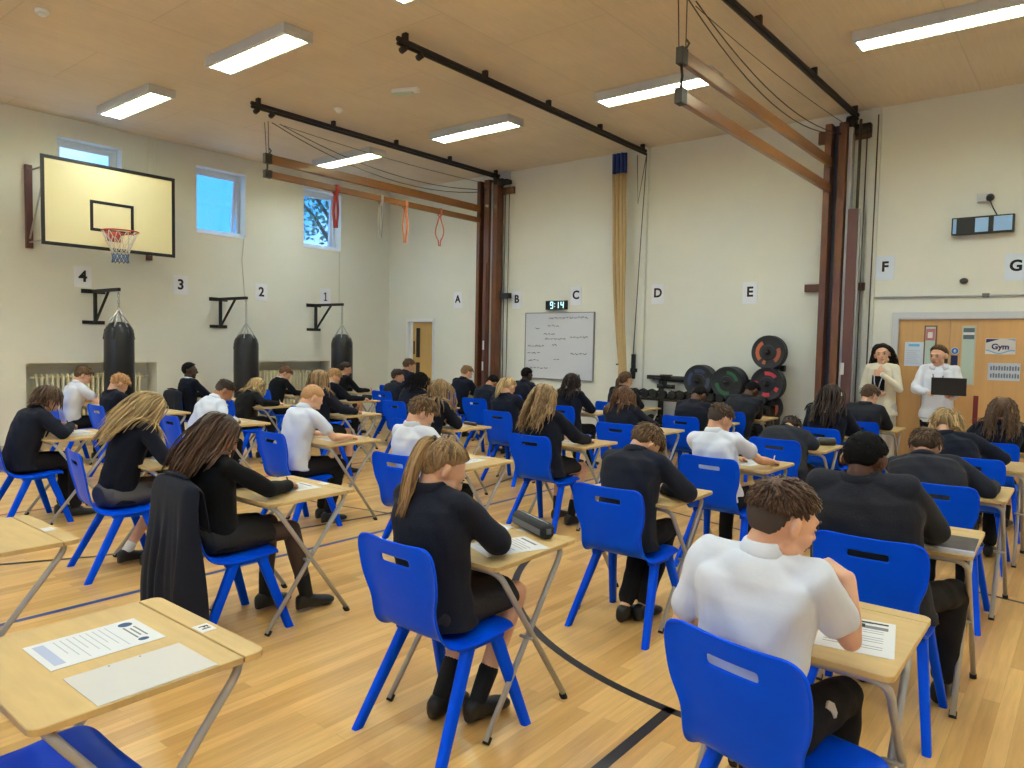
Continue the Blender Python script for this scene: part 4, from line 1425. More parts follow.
def make_hair(sp, Hp, HR, hs, root, cols, detail):
    style, m = sp['hair'][0], HAIR[sp['hair'][1]]
    EAR[0] = style in ('short', 'crop', 'fade', 'mop', 'pony', 'bun')
    seed = sp.get('seed', 1)
    rr = np.random.default_rng(seed)
    D = detail
    def surf(d, k=1.02):
        return ((HC + HE * d * k) * hs) @ HR.T + Hp
    if style in ('short', 'crop', 'fade', 'mop'):
        side, top, fr = {'short': (0.007, 0.015, 0.008), 'crop': (0.004, 0.007, 0.0), 'fade': (0.002, 0.010, 0.006), 'mop': (0.018, 0.028, 0.022)}[style]
        low = {'short': -0.80, 'crop': -0.80, 'fade': -0.12, 'mop': -0.88}[style]
        mb = hair_cap(Hp, HR, hs, m, root, side, top, low, rough=0.0025 if style != 'mop' else 0.006, fringe=fr, detail=D, seed=seed)
        N = int((420 if style != 'crop' else 150) * D * D)
        zlo = 0.15 if style == 'fade' else -0.25
        d = head_dirs(rr, N, lambda q: (hair_mask(q, low) > 0.7) & (q[:, 2] > zlo))
        w = np.array((0.15, -0.55, 0.82))
        fl = d - w
        fl -= d * np.sum(fl * d, 1)[:, None]
        fl = fl / (np.linalg.norm(fl, axis=1, keepdims=True) + 1e-6) + d * 0.10 + rr.normal(size=d.shape) * 0.16
        vol = side + (top - side) * smooth((d[:, 2] - 0.05) / 0.6)
        P = ((HC + HE * d * (1 + (vol / 0.09)[:, None] * 0.9)) * hs) @ HR.T + Hp
        V = fl @ HR.T
        strands(mb, P, V, 4, {'mop': 0.013, 'crop': 0.003, 'fade': 0.006}.get(style, 0.0085), HR, Hp, hs, [], 0.0042 if style != 'crop' else 0.003, grav=0.05, clear=0.03, face=False, seed=seed, taper=0.2, nseg=4, flat=0.7)
        mb.build('hair', m, root)
        if style == 'fade':   # shaved lower sides
            hm = hair_cap(Hp, HR, hs * 0.995, m, root, 0.002, 0.0, -0.76, rough=0.0005, detail=D, seed=seed)
            hm.build('shaved_sides', mat('shaved hair', hexc(70, 58, 52), 0.9, noise=0.12, nscale=300), root)
        return
    if style in ('pony', 'bun'):
        mb = hair_cap(Hp, HR, hs, m, root, 0.007, 0.011, -0.86, rough=0.002, detail=D, seed=seed)
        tie = np.array((0, -0.108, sp['hair'][2] if len(sp['hair']) > 2 else 0.055))
        N = int(260 * D * D)
        d = head_dirs(rr, N, lambda q: (hair_mask(q, -0.82) > 0.6))
        P = ((HC + HE * d * 1.13) * hs) @ HR.T + Hp
        for i in range(N):        # sleek strands drawn to the tie
            a = HC + HE * d[i] * 1.13
            pts = []
            ea, et = (a - HC) / HE, (tie - HC) / HE
            for t in np.linspace(0, 0.97, 8):
                e = ea * (1 - t) + et * t + np.array((0, 0, 0.55 * math.sin(PI * t) * (1 if ea[2] > -0.2 else 0.2)))
                e *= (1.145 * (1 - t) + np.linalg.norm(et) * t) / np.linalg.norm(e)
                pts.append(((HC + e * HE) * hs) @ HR.T + Hp)
            mb.tube(pts, [0.0035, 0.005, 0.005, 0.005, 0.005, 0.005, 0.004, 0.003], n=4, flat=0.4)
        T = (tie * hs) @ HR.T + Hp
        if style == 'bun':
            Rr = HR
            mb.ell(T + HR @ np.array((0, -0.022, 0)), (0.036, 0.03, 0.036), HR)
            for k in range(26):
                a = rr.random() * 6.28
                b = rr.random() * 3
                mb.tube([T + HR @ np.array((0.038 * math.cos(a + q) * math.cos(b), -0.022 + 0.032 * math.sin(b) * math.cos(a + q), 0.038 * math.sin(a + q))) for q in np.linspace(0, 2, 7)], 0.0055, n=4)
            mb.build('hair', m, root)
            return
        N = int(190 * D * D)
        o = np.clip(rr.normal(size=(N, 3)) * 0.010, -0.014, 0.014)
        P = T + o
        V = HR @ np.array((0, -1.0, 0.15)) + rr.normal(size=(N, 3)) * 0.11
        L = sp['hair'][3] if len(sp['hair']) > 3 else 0.30
        strands(mb, P, V, int(L / 0.016), 0.016, HR, Hp, hs, cols, 0.0075, grav=0.38, bias=sp.get('hb', (0, 0, 0)), clear=0.16, wob=0.05, wf=25, seed=seed, taper=0.15)
        mb.build('hair', m, root)
        c = T
        MB().tube([c + HR @ np.array((0.017 * math.cos(q), -0.006, 0.017 * math.sin(q))) for q in np.linspace(0, 2 * PI, 14)], 0.0065, n=6).build('hair_tie', M_BLACK, root)
        return
    # long styles
    L = sp['hair'][2] if len(sp['hair']) > 2 else 0.34
    mb = hair_cap(Hp, HR, hs, m, root, 0.013, 0.016, -0.86, rough=0.002, detail=D, seed=seed)
    wave = {'long': 0.05, 'wavy': 0.22, 'curly': 0.42, 'braids': 0.06, 'bob': 0.08}[style]
    wf = {'long': 18, 'wavy': 55, 'curly': 110, 'braids': 20, 'bob': 30}[style]
    N = int({'long': 460, 'wavy': 430, 'curly': 430, 'braids': 130, 'bob': 400}[style] * D * D)
    part = sp.get('part', 0.0)
    d = head_dirs(rr, N, lambda q: (hair_mask(q, -0.7) > 0.75) & (q[:, 2] > -0.45))
    # bias the starts to the crown
    P = surf(d, 1.13)
    sx = np.where(d[:, 0] > part, 1.0, -1.0)
    fl = np.stack([sx * (0.35 + np.abs(d[:, 0])), -0.35 - 0.5 * np.clip(-d[:, 1], 0, 1), -0.3 - np.clip(-d[:, 2], 0, 1)], 1)
    fl -= d * np.sum(fl * d, 1)[:, None]
    V = fl @ HR.T + 1e-4
    strands(mb, P, V, int(L / 0.016), 0.016, HR, Hp, hs, cols, {'braids': 0.0085, 'curly': 0.006}.get(style, 0.007), grav=0.22, bias=sp.get('hb', (0, 0, 0)), clear=0.17,
            wob=wave, wf=wf, seed=seed, flat=0.9 if style == 'braids' else 0.45, taper=0.6 if style == 'braids' else 0.2)
    mb.build('hair', m, root)


def shoe(mb, A, yaw, s=1.0, pitch=0.0):
    """flat soled shoe; A = ankle position, sole about 0.075 below"""
    c, sn = math.cos(yaw), math.sin(yaw)
    rings = []
    for y, hw, h0, h1 in ((-0.062, 0.016, 0, 0.05), (-0.055, 0.030, 0, 0.075), (-0.03, 0.036, 0, 0.09), (0.01, 0.037, 0, 0.088), (0.05, 0.039, 0, 0.068), (0.09, 0.045, 0, 0.055), (0.13, 0.045, 0, 0.046), (0.16, 0.036, 0.002, 0.038), (0.175, 0.020, 0.006, 0.026)):
        ring = []
        for a in np.arange(14) * 2 * PI / 14:
            x = hw * math.copysign(abs(math.cos(a)) ** 0.75, math.cos(a))
            z = (h0 + h1) / 2 + (h1 - h0) / 2 * math.copysign(abs(math.sin(a)) ** 0.6, math.sin(a))
            yy, zz = y, z - 0.075
            yy, zz = yy * math.cos(pitch) + zz * math.sin(pitch), zz * math.cos(pitch) - yy * math.sin(pitch)
            ring.append(np.array(((x * c + yy * sn) * s, (yy * c - x * sn) * s, zz * s)) + A)
        rings.append(ring)
    mb.loft(rings)


def build_person(sp):
    k = sp.get('scale', 1.0)
    adult = sp.get('stand', False)
    cx, cy, rz = sp['pos'][0], sp['pos'][1], sp.get('rz', 0.0)
    root = empty('person', (cx, cy, 0), rz)
    det = sp.get('det', 2)
    vox = {3: 0.0055, 2: 0.0075, 1: 0.0095}[det]
    D = {3: 1.25, 2: 0.85, 1: 0.62}[det]
    if adult:
        S = dict(spine=0.50, sw=0.146, ua=0.28, fa=0.245, th=0.42, sh=0.41, hs=1.03, hipw=0.09)
        hip = np.array((0, 0, 0.925))
    else:
        S = dict(spine=0.43, sw=0.150, ua=0.252, fa=0.225, th=0.40, sh=0.385, hs=0.985, hipw=0.085)
        hip = np.array((0, -0.060, 0.520))
    for q in ('spine', 'sw', 'ua', 'fa'):
        S[q] *= k
    hs = S['hs'] * (0.5 + 0.5 * k)
    hp, hyaw, hroll = math.radians(sp.get('hp', 45)), math.radians(sp.get('hy', 0)), math.radians(sp.get('hr', 0))
    HR = rot(hyaw, hp, hroll)

    def spine(a0, lx):
        pts = [hip.copy()]
        n = 8
        for i in range(n):
            t = (i + 0.5) / n
            a = a0 * (0.55 + 0.75 * t)
            v = nrm((lx, math.sin(a), math.cos(a)))
            pts.append(pts[-1] + v * S['spine'] / n)
        atop = a0 * 1.3
        na = (atop + hp * 0.9) / 2
        nd = nrm((lx * 0.5 + 0.25 * math.sin(hyaw), math.sin(na), math.cos(na)))
        ntop = pts[-1] + nd * 0.058 * k * sp.get('neck', 1.0)
        ntop = ntop + np.array((sp.get('nx', 0.0), 0, 0))
        Hc = ntop + HR @ np.array((0, 0.012, 0.058)) * hs
        return pts, ntop, Hc, atop

    a0 = math.radians(sp.get('lean', 15))
    lx = sp.get('lx', 0.0)
    if 'px' in sp:
        best = None
        hip0, sp0 = hip.copy(), S['spine']
        for ad, ks, dy in [(q, w_, z_) for q in np.arange(-8, 62, 2.0) for w_ in (0.94, 1.0, 1.05, 1.10, 1.14) for z_ in (-0.02, 0.0, 0.04)]:
            a = math.radians(ad)
            lx = 0.0
            S['spine'] = sp0 * ks
            hip = hip0 + np.array((0, dy, 0))
            for _ in range(3):
                pts, ntop, Hc, at = spine(a, lx)
                w = aty(sp['px'][0], sp['px'][1], Hc[1] + cy)
                lx += (w[0] - cx - Hc[0]) / 0.5
                lx = max(-0.75, min(0.75, lx))
            pts, ntop, Hc, at = spine(a, lx)
            w = aty(sp['px'][0], sp['px'][1], Hc[1] + cy)
            e = abs(w[2] - Hc[2]) + 0.3 * abs(w[0] - cx - Hc[0]) + 0.12 * abs(ks - 1) + 0.3 * abs(dy) + 0.02 * abs(lx)
            if best is None or e < best[0]:
                best = (e, a, lx, ks, dy)
        a0, lx = best[1], best[2]
        S['spine'] = sp0 * best[3]
        hip = hip0 + np.array((0, best[4], 0))
        if best[0] > 0.05 or abs(lx) > 0.45:
            print('HEADFIT', sp['who'], round(best[0], 3), round(math.degrees(a0)), round(lx, 2))
    pts, Nt, Hc, atop = spine(a0, lx)
    C7 = pts[-1]
    up = nrm(pts[-1] - pts[-3])
    tw = math.radians(sp.get('twist', 0))
    rgt = nrm((math.cos(tw), -math.sin(tw), -lx * 0.4))
    fwd = nrm(np.cross(up, rgt))
    sc = pts[-1] - up * 0.035
    SH = {}
    raise_ = sp.get('shrug', 0.0)
    for s in (-1, 1):
        SH[s] = sc + rgt * s * S['sw'] + fwd * 0.012 + up * (-0.012 + raise_)
    # ---- arms
    arms = {}
    for s, key in ((1, 'R'), (-1, 'L')):
        if 'arm' + key in sp:
            E, W, hd, hn = [np.array(v, float) for v in sp['arm' + key][:4]]
            off = np.array((cx, cy, 0))
            if sp.get('world'):
                E, W = E - off, W - off
            d = E - SH[s]
            E = SH[s] + nrm(d) * min(np.linalg.norm(d), S['ua'] * 1.12)
            d = W - E
            W = E + nrm(d) * min(np.linalg.norm(d), S['fa'] * 1.08)
        else:
            T = np.array(sp.get('hand' + key, (0.05 * s, 0.30, 0.748)), float)
            Ed = np.array(sp.get('elbow' + key, (s * 0.225, 0.14, 0.762)), float)
            zt = 0.762
            E = SH[s] + nrm(Ed - SH[s]) * S['ua']
            if E[2] < zt and E[1] > 0.02:      # the elbow rests on the table, the rest of the reach goes sideways
                dz = zt - SH[s][2]
                h = min(0.17, math.sqrt(max(S['ua'] ** 2 - dz * dz, 0.0004)))
                hv = Ed - SH[s]
                hv[2] = 0
                E = SH[s] + nrm(hv) * h
                E[2] = zt
            Wv = T - E
            Wv = nrm(Wv) * S['fa']
            W = E + Wv
            if W[2] < 0.748:
                W[2] = 0.748
            hd = nrm(nrm(W - E) * np.array((1, 1, 0.2)) + np.array((0, 0.25, -0.08)))
            hn = nrm((-s * 0.35, 0, -1.0))
        arms[s] = (E, W, hd, hn)
    # ---- legs
    legs = {}
    for s, key in ((1, 'R'), (-1, 'L')):
        Hj = hip + np.array((s * S['hipw'], 0.0, -0.01))
        if adult:
            Kn = Hj + np.array((s * 0.01, 0.02, -S['th']))
            An = np.array((Hj[0] + s * 0.015, 0.0, 0.085))
            fy = s * 0.12
        else:
            dx, ky, ax, ay, az = sp.get('leg' + key, (0.02, 0.37, 0.02, 0.30, 0.085))
            Kn = np.array((Hj[0] + s * dx, Hj[1] + 0.0, 0)) + np.array((0, S['th'] * 0.99, 0))
            Kn[2] = 0.50 if 'kz' not in sp else sp['kz']
            An = np.array((s * (S['hipw'] + ax), ay, az))
            d = An - Kn
            An = Kn + nrm(d) * S['sh'] * (Kn[2] - 0.085) / (S['sh'] * abs(nrm(d)[2])) if az <= 0.09 else An
            fy = s * 0.1 + sp.get('footyaw', 0)
        legs[s] = (Hj, Kn, An, fy)

    # ---- body (skin)
    b = MB()
    def H(p):
        return Hc + HR @ (np.array(p, float) * hs)
    b.ell(H((0, -0.012, 0.024)), np.array((0.073, 0.092, 0.083)) * hs, HR)
    b.ell(H((0, 0.030, -0.032)), np.array((0.055, 0.058, 0.074)) * hs, HR)
    b.ell(H((0, 0.030, 0.010)), np.array((0.064, 0.062, 0.058)) * hs, HR)
    b.ell(H((0, 0.066, -0.090)), np.array((0.024, 0.020, 0.018)) * hs, HR)
    for s in (-1, 1):
        b.ell(H((s * 0.036, 0.052, -0.030)), np.array((0.024, 0.028, 0.026)) * hs, HR)
        b.ell(H((s * 0.047, 0.012, -0.068)), np.array((0.016, 0.034, 0.022)) * hs, HR)
        b.cap(H((s * 0.016, 0.088, 0.030)), 0.008 * hs, H((s * 0.045, 0.074, 0.028)), 0.007 * hs, n=8)
        Re = HR @ rot(0, 0, 0) @ np.array(Matrix.Rotation(s * 0.45, 3, 'Z'))
        b.ell(H((s * 0.082, -0.014, -0.004)), np.array((0.010, 0.020, 0.033)) * hs, Re, nu=14, nv=10)
        b.ell(H((s * 0.074, -0.004, -0.024)), np.array((0.008, 0.011, 0.013)) * hs, Re, nu=12, nv=8)
    b.cap(H((0, 0.088, 0.018)), 0.0085 * hs, H((0, 0.106, -0.020)), 0.0125 * hs, n=10)
    for s in (-1, 1):
        b.cap(H((s * 0.010, 0.094, -0.024)), 0.008 * hs, H((s * 0.012, 0.090, -0.024)), 0.008 * hs, n=8)
    b.cap(H((-0.014, 0.080, -0.055)), 0.0085 * hs, H((0.014, 0.080, -0.055)), 0.0085 * hs, n=8)
    b.cap(H((0, -0.030, -0.035)), 0.045 * hs, C7 + up * 0.0, 0.050 * k, n=18)
    b.cap(H((0, -0.008, -0.06)), 0.038 * hs, C7 + fwd * 0.02, 0.046 * k, n=18)
    b.cap(C7 - up * 0.03, 0.055 * k, pts[5], 0.075 * k, n=14)
    b.cap(pts[5], 0.085 * k, pts[1], 0.085 * k, n=14)
    for s in (-1, 1):
        E, W, hd, hn = arms[s]
        b.cap(sc, 0.045 * k, SH[s], 0.040 * k, n=12)
        b.cap(SH[s], 0.040 * k, E, 0.031 * k, n=14)
        b.cap(E, 0.031 * k, E * 0.65 + W * 0.35, 0.032 * k, n=14)
        b.cap(E * 0.65 + W * 0.35, 0.032 * k, W, 0.021 * k, n=14)
        curl = sp.get('curl' + ('R' if s > 0 else 'L'), 0.75 if s > 0 else 0.35)
        tip, th = hand(b, W, hd, hn, s, curl, 0.92 * k)
        if s > 0:
            root['_tip'] = list((tip + th) / 2)
        Hj, Kn, An, fy = legs[s]
        b.cap(hip, 0.072, Hj, 0.066, n=14)
        b.cap(Hj, 0.066, Kn, 0.049, n=16)
        b.cap(Kn, 0.050, Kn * 0.6 + An * 0.4, 0.047, n=16)
        b.cap(Kn * 0.6 + An * 0.4, 0.047, An, 0.030, n=16)
        b.cap(An + np.array((0, 0, -0.03)), 0.030, An + np.array((0.10 * math.sin(fy), 0.10 * math.cos(fy), -0.045)), 0.022, n=12)
    remesh(b, 'body', SKIN[sp['skin']], root, vox, smooth={3: 7, 2: 4, 1: 3}[det])

    # ---- face details
    if det >= 2 or adult:
        for s in (-1, 1):
            e = MB().ell(H((s * 0.030, 0.0785, 0.006)), np.array((0.0095, 0.0098, 0.0055)) * hs, HR, nu=14, nv=10).build('eye', M_EYE, root)
            MB().ell(H((s * 0.030, 0.0865, 0.005)), np.array((0.0058, 0.0045, 0.0058)) * hs, HR, nu=12, nv=8).build('iris', M_IRIS, e)
            MB().tube([H((s * 0.014, 0.096, 0.026)), H((s * 0.030, 0.094, 0.032)), H((s * 0.047, 0.081, 0.027))], [0.002, 0.0034, 0.0018], n=6).build('eyebrow', HAIR[sp['hair'][1]], root)
            MB().tube([H((s * 0.018, 0.0865, 0.0135)), H((s * 0.030, 0.0905, 0.0165)), H((s * 0.044, 0.083, 0.0125))], [0.0015, 0.0022, 0.0015], n=6).build('eyelashes', M_IRIS, root)
        MB().tube([H((-0.022, 0.083, -0.056)), H((-0.009, 0.0905, -0.0535)), H((0.009, 0.0905, -0.0535)), H((0.022, 0.083, -0.056))], [0.0015, 0.004, 0.004, 0.0015], n=8, flat=0.9).build('upper_lip', M_LIP, root)
        MB().tube([H((-0.020, 0.083, -0.060)), H((0, 0.0895, -0.064)), H((0.020, 0.083, -0.060))], [0.0015, 0.005, 0.0015], n=8, flat=0.9).build('lower_lip', M_LIP, root)

    # ---- top garment
    top = sp['top']
    spec = {'blazer': ('blazer', M_NAVY, 0.022), 'charcoal': ('blazer', M_CHAR, 0.022), 'jumper': ('jumper', M_KNIT, 0.012), 'blackjumper': ('jumper', M_BLKKNIT, 0.010),
            'shirt': ('shirt', M_SHIRT, 0.014), 'shortshirt': ('shirt', M_SHIRT, 0.014), 'cardigan': ('cardigan', M_CREAM, 0.007), 'hoodie': ('hoodie', M_HOOD, 0.020)}[top]
    gname, gm, inf = spec
    short = top == 'shortshirt'
    g = MB()
    n = 24
    def ring(c, r_, f_, wx, wy, back=0.0):
        return [c + r_ * wx * math.copysign(abs(math.cos(a)) ** 0.85, math.cos(a)) + f_ * (wy * math.copysign(abs(math.sin(a)) ** 0.85, math.sin(a)) - back) for a in np.arange(n) * 2 * PI / n]
    fat = sp.get('wide', 1.0) * k
    prof = [(0, 0.150, 0.108), (1, 0.146, 0.104), (2, 0.137, 0.098), (3, 0.134, 0.096), (4, 0.139, 0.099), (5, 0.148, 0.102), (6, 0.155, 0.103), (7, 0.148, 0.090)]
    rings = []
    hem = pts[0] + np.array((0, 0.0, -0.055 if not adult else -0.10)) if gname in ('blazer', 'hoodie', 'cardigan', 'jumper') else pts[0] + np.array((0, 0, -0.02))
    flare = {'blazer': 0.03, 'hoodie': 0.020, 'cardigan': 0.035}.get(gname, 0.006)
    f0 = np.array((0, 1.0, 0))
    r0 = np.array((1.0, 0, 0))
    hem = hem + np.array((0, 0.012, 0))
    rings.append(ring(hem, r0, f0, (0.150 + inf + flare) * fat, 0.104 + inf * 0.5 + flare * 0.3))
    for i, wx, wy in prof:
        q = i / 7.0
        rr_ = nrm(r0 * (1 - q) + rgt * q)
        d = nrm(pts[min(i + 1, 8)] - pts[max(i - 1, 0)])
        ff = nrm(np.cross(d, rr_))
        box = 0.012 * (1 - abs(q - 0.4)) if gname == 'blazer' else 0.0
        rings.append(ring(pts[i], rr_, ff, (wx + inf + box) * fat, (wy + inf * 0.6 + box * 0.5) * (0.5 + 0.5 * fat)))
    rings.append(ring(pts[8] - up * 0.012, rgt, fwd, 0.092 * fat, 0.072 * k))
    rings.append(ring(pts[8] + up * 0.010, rgt, fwd, 0.062 * k, 0.060 * k))
    g.loft(rings)
    ui = inf * 0.75
    for s in (-1, 1):
        E, W, hd, hn = arms[s]
        g.cap(sc + up * 0.012 + rgt * s * 0.03, 0.048 * k + ui * 0.3, SH[s] + rgt * s * 0.004, 0.043 * k + ui, n=16)
        g.cap(SH[s], 0.046 * k + ui, SH[s] * 0.5 + sc * 0.5 - up * 0.07, 0.055 * k + ui, n=14)
        if short:
            m1 = SH[s] + (E - SH[s]) * 0.60
            rr2 = []
            g.cap(SH[s], 0.048 * k + ui, SH[s] * 0.5 + m1 * 0.5, 0.048 * k + ui * 1.2, n=16)
            g.cap(SH[s] * 0.5 + m1 * 0.5, 0.046 * k + ui * 1.1, m1, 0.044 * k + ui * 1.2, n=16)
        else:
            g.cap(SH[s], 0.045 * k + ui, E, 0.038 * k + ui, n=16)
            Wc = W - nrm(W - E) * 0.008
            g.cap(E, 0.038 * k + ui, Wc, 0.028 * k + ui * 0.8, n=16)
    gar = remesh(g, gname, gm, root, max(vox, 0.007), smooth=4 if not short else 3, disp=wr({'blazer': 0.0036, 'shirt': 0.0060, 'hoodie': 0.005}.get(gname, 0.0028), 0.62, sp.get('seed', 1) * 0.37))
    # collars
    def collar(name, m_, rr1, lift, thick, openf=0.5, parent=root, hgt=1.6):
        ax = nrm(Nt - C7)
        c0 = C7 + ax * lift
        q = []
        for a in np.linspace(-PI / 2 + openf, 1.5 * PI - openf, 26) + PI:
            q.append(c0 + rgt * rr1 * math.cos(a) + fwd * (rr1 * 1.02 * math.sin(a) + 0.004) - up * 0.022 * max(0, math.sin(a)))
        MB().tube(q, thick, n=10, flat=hgt).build(name, m_, parent)
    if gname in ('blazer',):
        collar('shirt_collar', M_SHIRT, 0.054 * k, 0.008, 0.007, 0.35, hgt=1.6)
        collar('blazer_collar', gm, 0.063 * k, 0.016, 0.012, 0.6, gar, hgt=2.1)
        b2 = MB()
        for s in (-1, 1):   # lapels
            a = C7 + fwd * 0.055 + rgt * s * 0.055 - up * 0.01
            c = pts[4] + fwd * 0.135 * fat + rgt * s * 0.03
            b2.tube([a, (a + c) / 2 + fwd * 0.035 + rgt * s * 0.02, c], [0.012, 0.020, 0.008], n=8, flat=0.3)
        b2.build('lapel', gm, gar)
    elif gname == 'shirt':
        collar('collar', M_SHIRT, 0.058 * k, 0.026, 0.0095, 0.35, gar, hgt=2.6)
    elif gname == 'jumper':
        if sp.get('whitecollar', True):
            collar('shirt_collar', M_SHIRT, 0.058 * k, 0.014, 0.009, 0.4, hgt=1.8)
        collar('neckband', gm, 0.066 * k, 0.0, 0.008, 0.1, gar)
    elif gname == 'hoodie':
        collar('hood', gm, 0.080 * k, -0.004, 0.030, 0.5, gar, hgt=1.0)

    # ---- lower garments
    bot = sp.get('bottom', 'trousers')
    if bot in ('trousers', 'palegrey', 'blacktrousers'):
        mm = {'trousers': M_TROUS, 'palegrey': M_PALEGREY, 'blacktrousers': M_TROUS}[bot]
        t = MB()
        wide = 1.35 if bot == 'palegrey' else 1.0
        t.ell(hip + np.array((0, 0, 0.0)), (0.150 if not adult else 0.135, 0.115 if not adult else 0.10, 0.085 if not adult else 0.12), None)
        for s in (-1, 1):
            Hj, Kn, An, fy = legs[s]
            t.cap(Hj, 0.083, Kn, 0.060 * (0.5 + 0.5 * wide), n=16)
            t.cap(Kn, 0.060 * (0.5 + 0.5 * wide), An + (Kn - An) * 0.10, 0.050 * wide, n=16)
        remesh(t, 'trousers', mm, root, max(vox, 0.0075), smooth=3, disp=wr(0.0022, 0.8, 2.0))
    else:
        mm = {'skirt': M_SKIRT, 'greyskirt': M_GSKIRT}[bot]
        t = MB()
        rings = []
        Kc = (legs[1][1] + legs[-1][1]) / 2
        sk = sp.get('skirtlen', 0.72)
        for q, wx, wz in ((-0.30, 0.10, 0.06), (-0.2, 0.155, 0.088), (0.0, 0.172, 0.099), (0.25, 0.174, 0.096), (0.5, 0.172, 0.090), (sk, 0.176, 0.086), (sk + 0.02, 0.165, 0.074)):
            c = hip + (Kc - hip) * q
            c = np.array((c[0], c[1], hip[2] + (0.512 - hip[2]) * max(q, 0) - 0.004))
            rings.append([c + np.array((wx * math.cos(a), -0.02 * (math.sin(a) < 0) * 0, (wz * math.sin(a) if math.sin(a) > 0 else wz * 1.0 * math.sin(a)))) for a in np.arange(28) * 2 * PI / 28])
        t.loft(rings)
        t.cap(hip + np.array((0, 0.02, 0.02)), 0.108, hip + np.array((0, 0.02, 0.06)), 0.10, n=18)
        remesh(t, 'skirt', mm, root, max(vox, 0.0075), smooth=2, disp=lambda co: 0.0035 * np.sin(co[:, 0] * 62 + 2 * np.sin(co[:, 1] * 9)) * smooth((co[:, 1] + 0.05) / 0.2))
        sock = sp.get('sock', 'black')
        for s in (-1, 1):
            Hj, Kn, An, fy = legs[s]
            if sock == 'tights':
                t = MB()
                t.cap(Hj, 0.069, Kn, 0.0525, n=16).cap(Kn, 0.0525, Kn * 0.6 + An * 0.4, 0.050, n=16).cap(Kn * 0.6 + An * 0.4, 0.050, An, 0.033, n=16)
                remesh(t, 'tights_leg', M_TIGHT, root, vox, smooth=3)
                a2 = An + (Kn - An) * 0.30
                MB().cap(An, 0.038, a2, 0.044, n=16).build('ankle_boot_shaft' if False else 'sock', M_SOCKB, root)
            else:
                a2 = An + (Kn - An) * (0.28 if sock == 'black' else 0.10)
                MB().cap(An, 0.036, a2, 0.042 if sock == 'black' else 0.036, n=16).build('sock', M_SOCKB if sock == 'black' else M_SOCKW, root)
    for s in (-1, 1):
        Hj, Kn, An, fy = legs[s]
        mb = MB()
        shoe(mb, An, fy, 1.0 if not adult else 1.0, pitch=sp.get('toe', 0.0) if not adult else 0)
        sh_ = mb.build('shoe', M_SHOE, root, smooth=True, sub=0)
    # ---- hair, with colliders for the shoulders and back
    cols = [(pts[8] - up * 0.02, 0.085, pts[5], 0.150), (pts[5], 0.150, pts[2], 0.140)]
    cols = [(pts[8] - up * 0.0 , 0.062, pts[8] - up * 0.05, 0.085)]
    for o in (-0.075, 0.0, 0.075):
        cols.append((pts[7] + rgt * o, 0.095, pts[3] + rgt * o, 0.112))
    for s in (-1, 1):
        cols.append((sc + rgt * s * 0.03, 0.062, SH[s], 0.062))
        cols.append((SH[s], 0.062, arms[s][0], 0.055))
    make_hair(sp, Hc, HR, hs, root, cols, D)
    root['_hc'] = list(Hc)
    sp['_'] = dict(Hc=Hc, HR=HR, hs=hs, C7=C7, up=up, fwd=fwd, rgt=rgt, pts=pts, arms=arms, legs=legs, SH=SH)
    lab = sp['label']
    tag(root, lab, 'person')
    tip = np.array(list(root['_tip']))
    del root['_tip'], root['_hc']
    sp['tip'] = tip
    return root


def world(sp, p):
    c, s = math.cos(sp.get('rz', 0)), math.sin(sp.get('rz', 0))
    return np.array((sp['pos'][0] + p[0] * c - p[1] * s, sp['pos'][1] + p[0] * s + p[1] * c, p[2]))
# ================================================================== THE EXAM: ROSTER
COLX = {'G': -0.70, 'F': -2.09, 'E': -3.66, 'D': -5.22, 'C': -6.97, 'B': -8.50, 'A': -9.85}
ROWY = {1: 1.12, 2: 2.68, 3: 4.16, 4: 5.66, 5: 7.03, 6: 8.22, 7: 9.25}
OFFY = {'G': 0, 'F': 0, 'E': 0.03, 'D': 0.10, 'C': 0.12, 'B': 0.05, 'A': 0.05}


SX = {'A7': 0.33, 'B7': 0.38, 'E7': 0.22, 'C6': 0.30, 'E6': 0.12, 'F7': 0.10, 'D7': 0.10, 'C7': 0.12, 'D2': 0.08}
SY = {'E1': 0.08}


def seat(c, r):
    return COLX[c] + SX.get(c + str(r), 0), ROWY[r] + OFFY[c] + SY.get(c + str(r), 0)


CHX = {'G2': 0.055, 'F2': 0.055, 'F3': 0.07, 'F4': 0.03}
CHY = {'F1': 0.16, 'G2': 0.02, 'F2': 0.07, 'F3': 0.08, 'G3': -0.08}


def st(cell, px, who, label, skin, hair, top, bottom='trousers', **k):
    c, r = cell[0], int(cell[1])
    X, Yf = seat(c, r)
    d = dict(cell=cell, px=px, who=who, label=label, skin=skin, hair=hair, top=top, bottom=bottom, pos=(X + CHX.get(cell, 0) + k.pop('bx', 0.0), Yf - 0.64 + CHY.get(cell, 0) + k.pop('dy', 0.0)), seed=ord(c) * 7 + r * 13)
    dep = -0.628 * X + 0.778 * Yf
    d['det'] = 3 if dep < 3.4 else (2 if dep < 6.2 else 1)
    d.update(k)
    return d


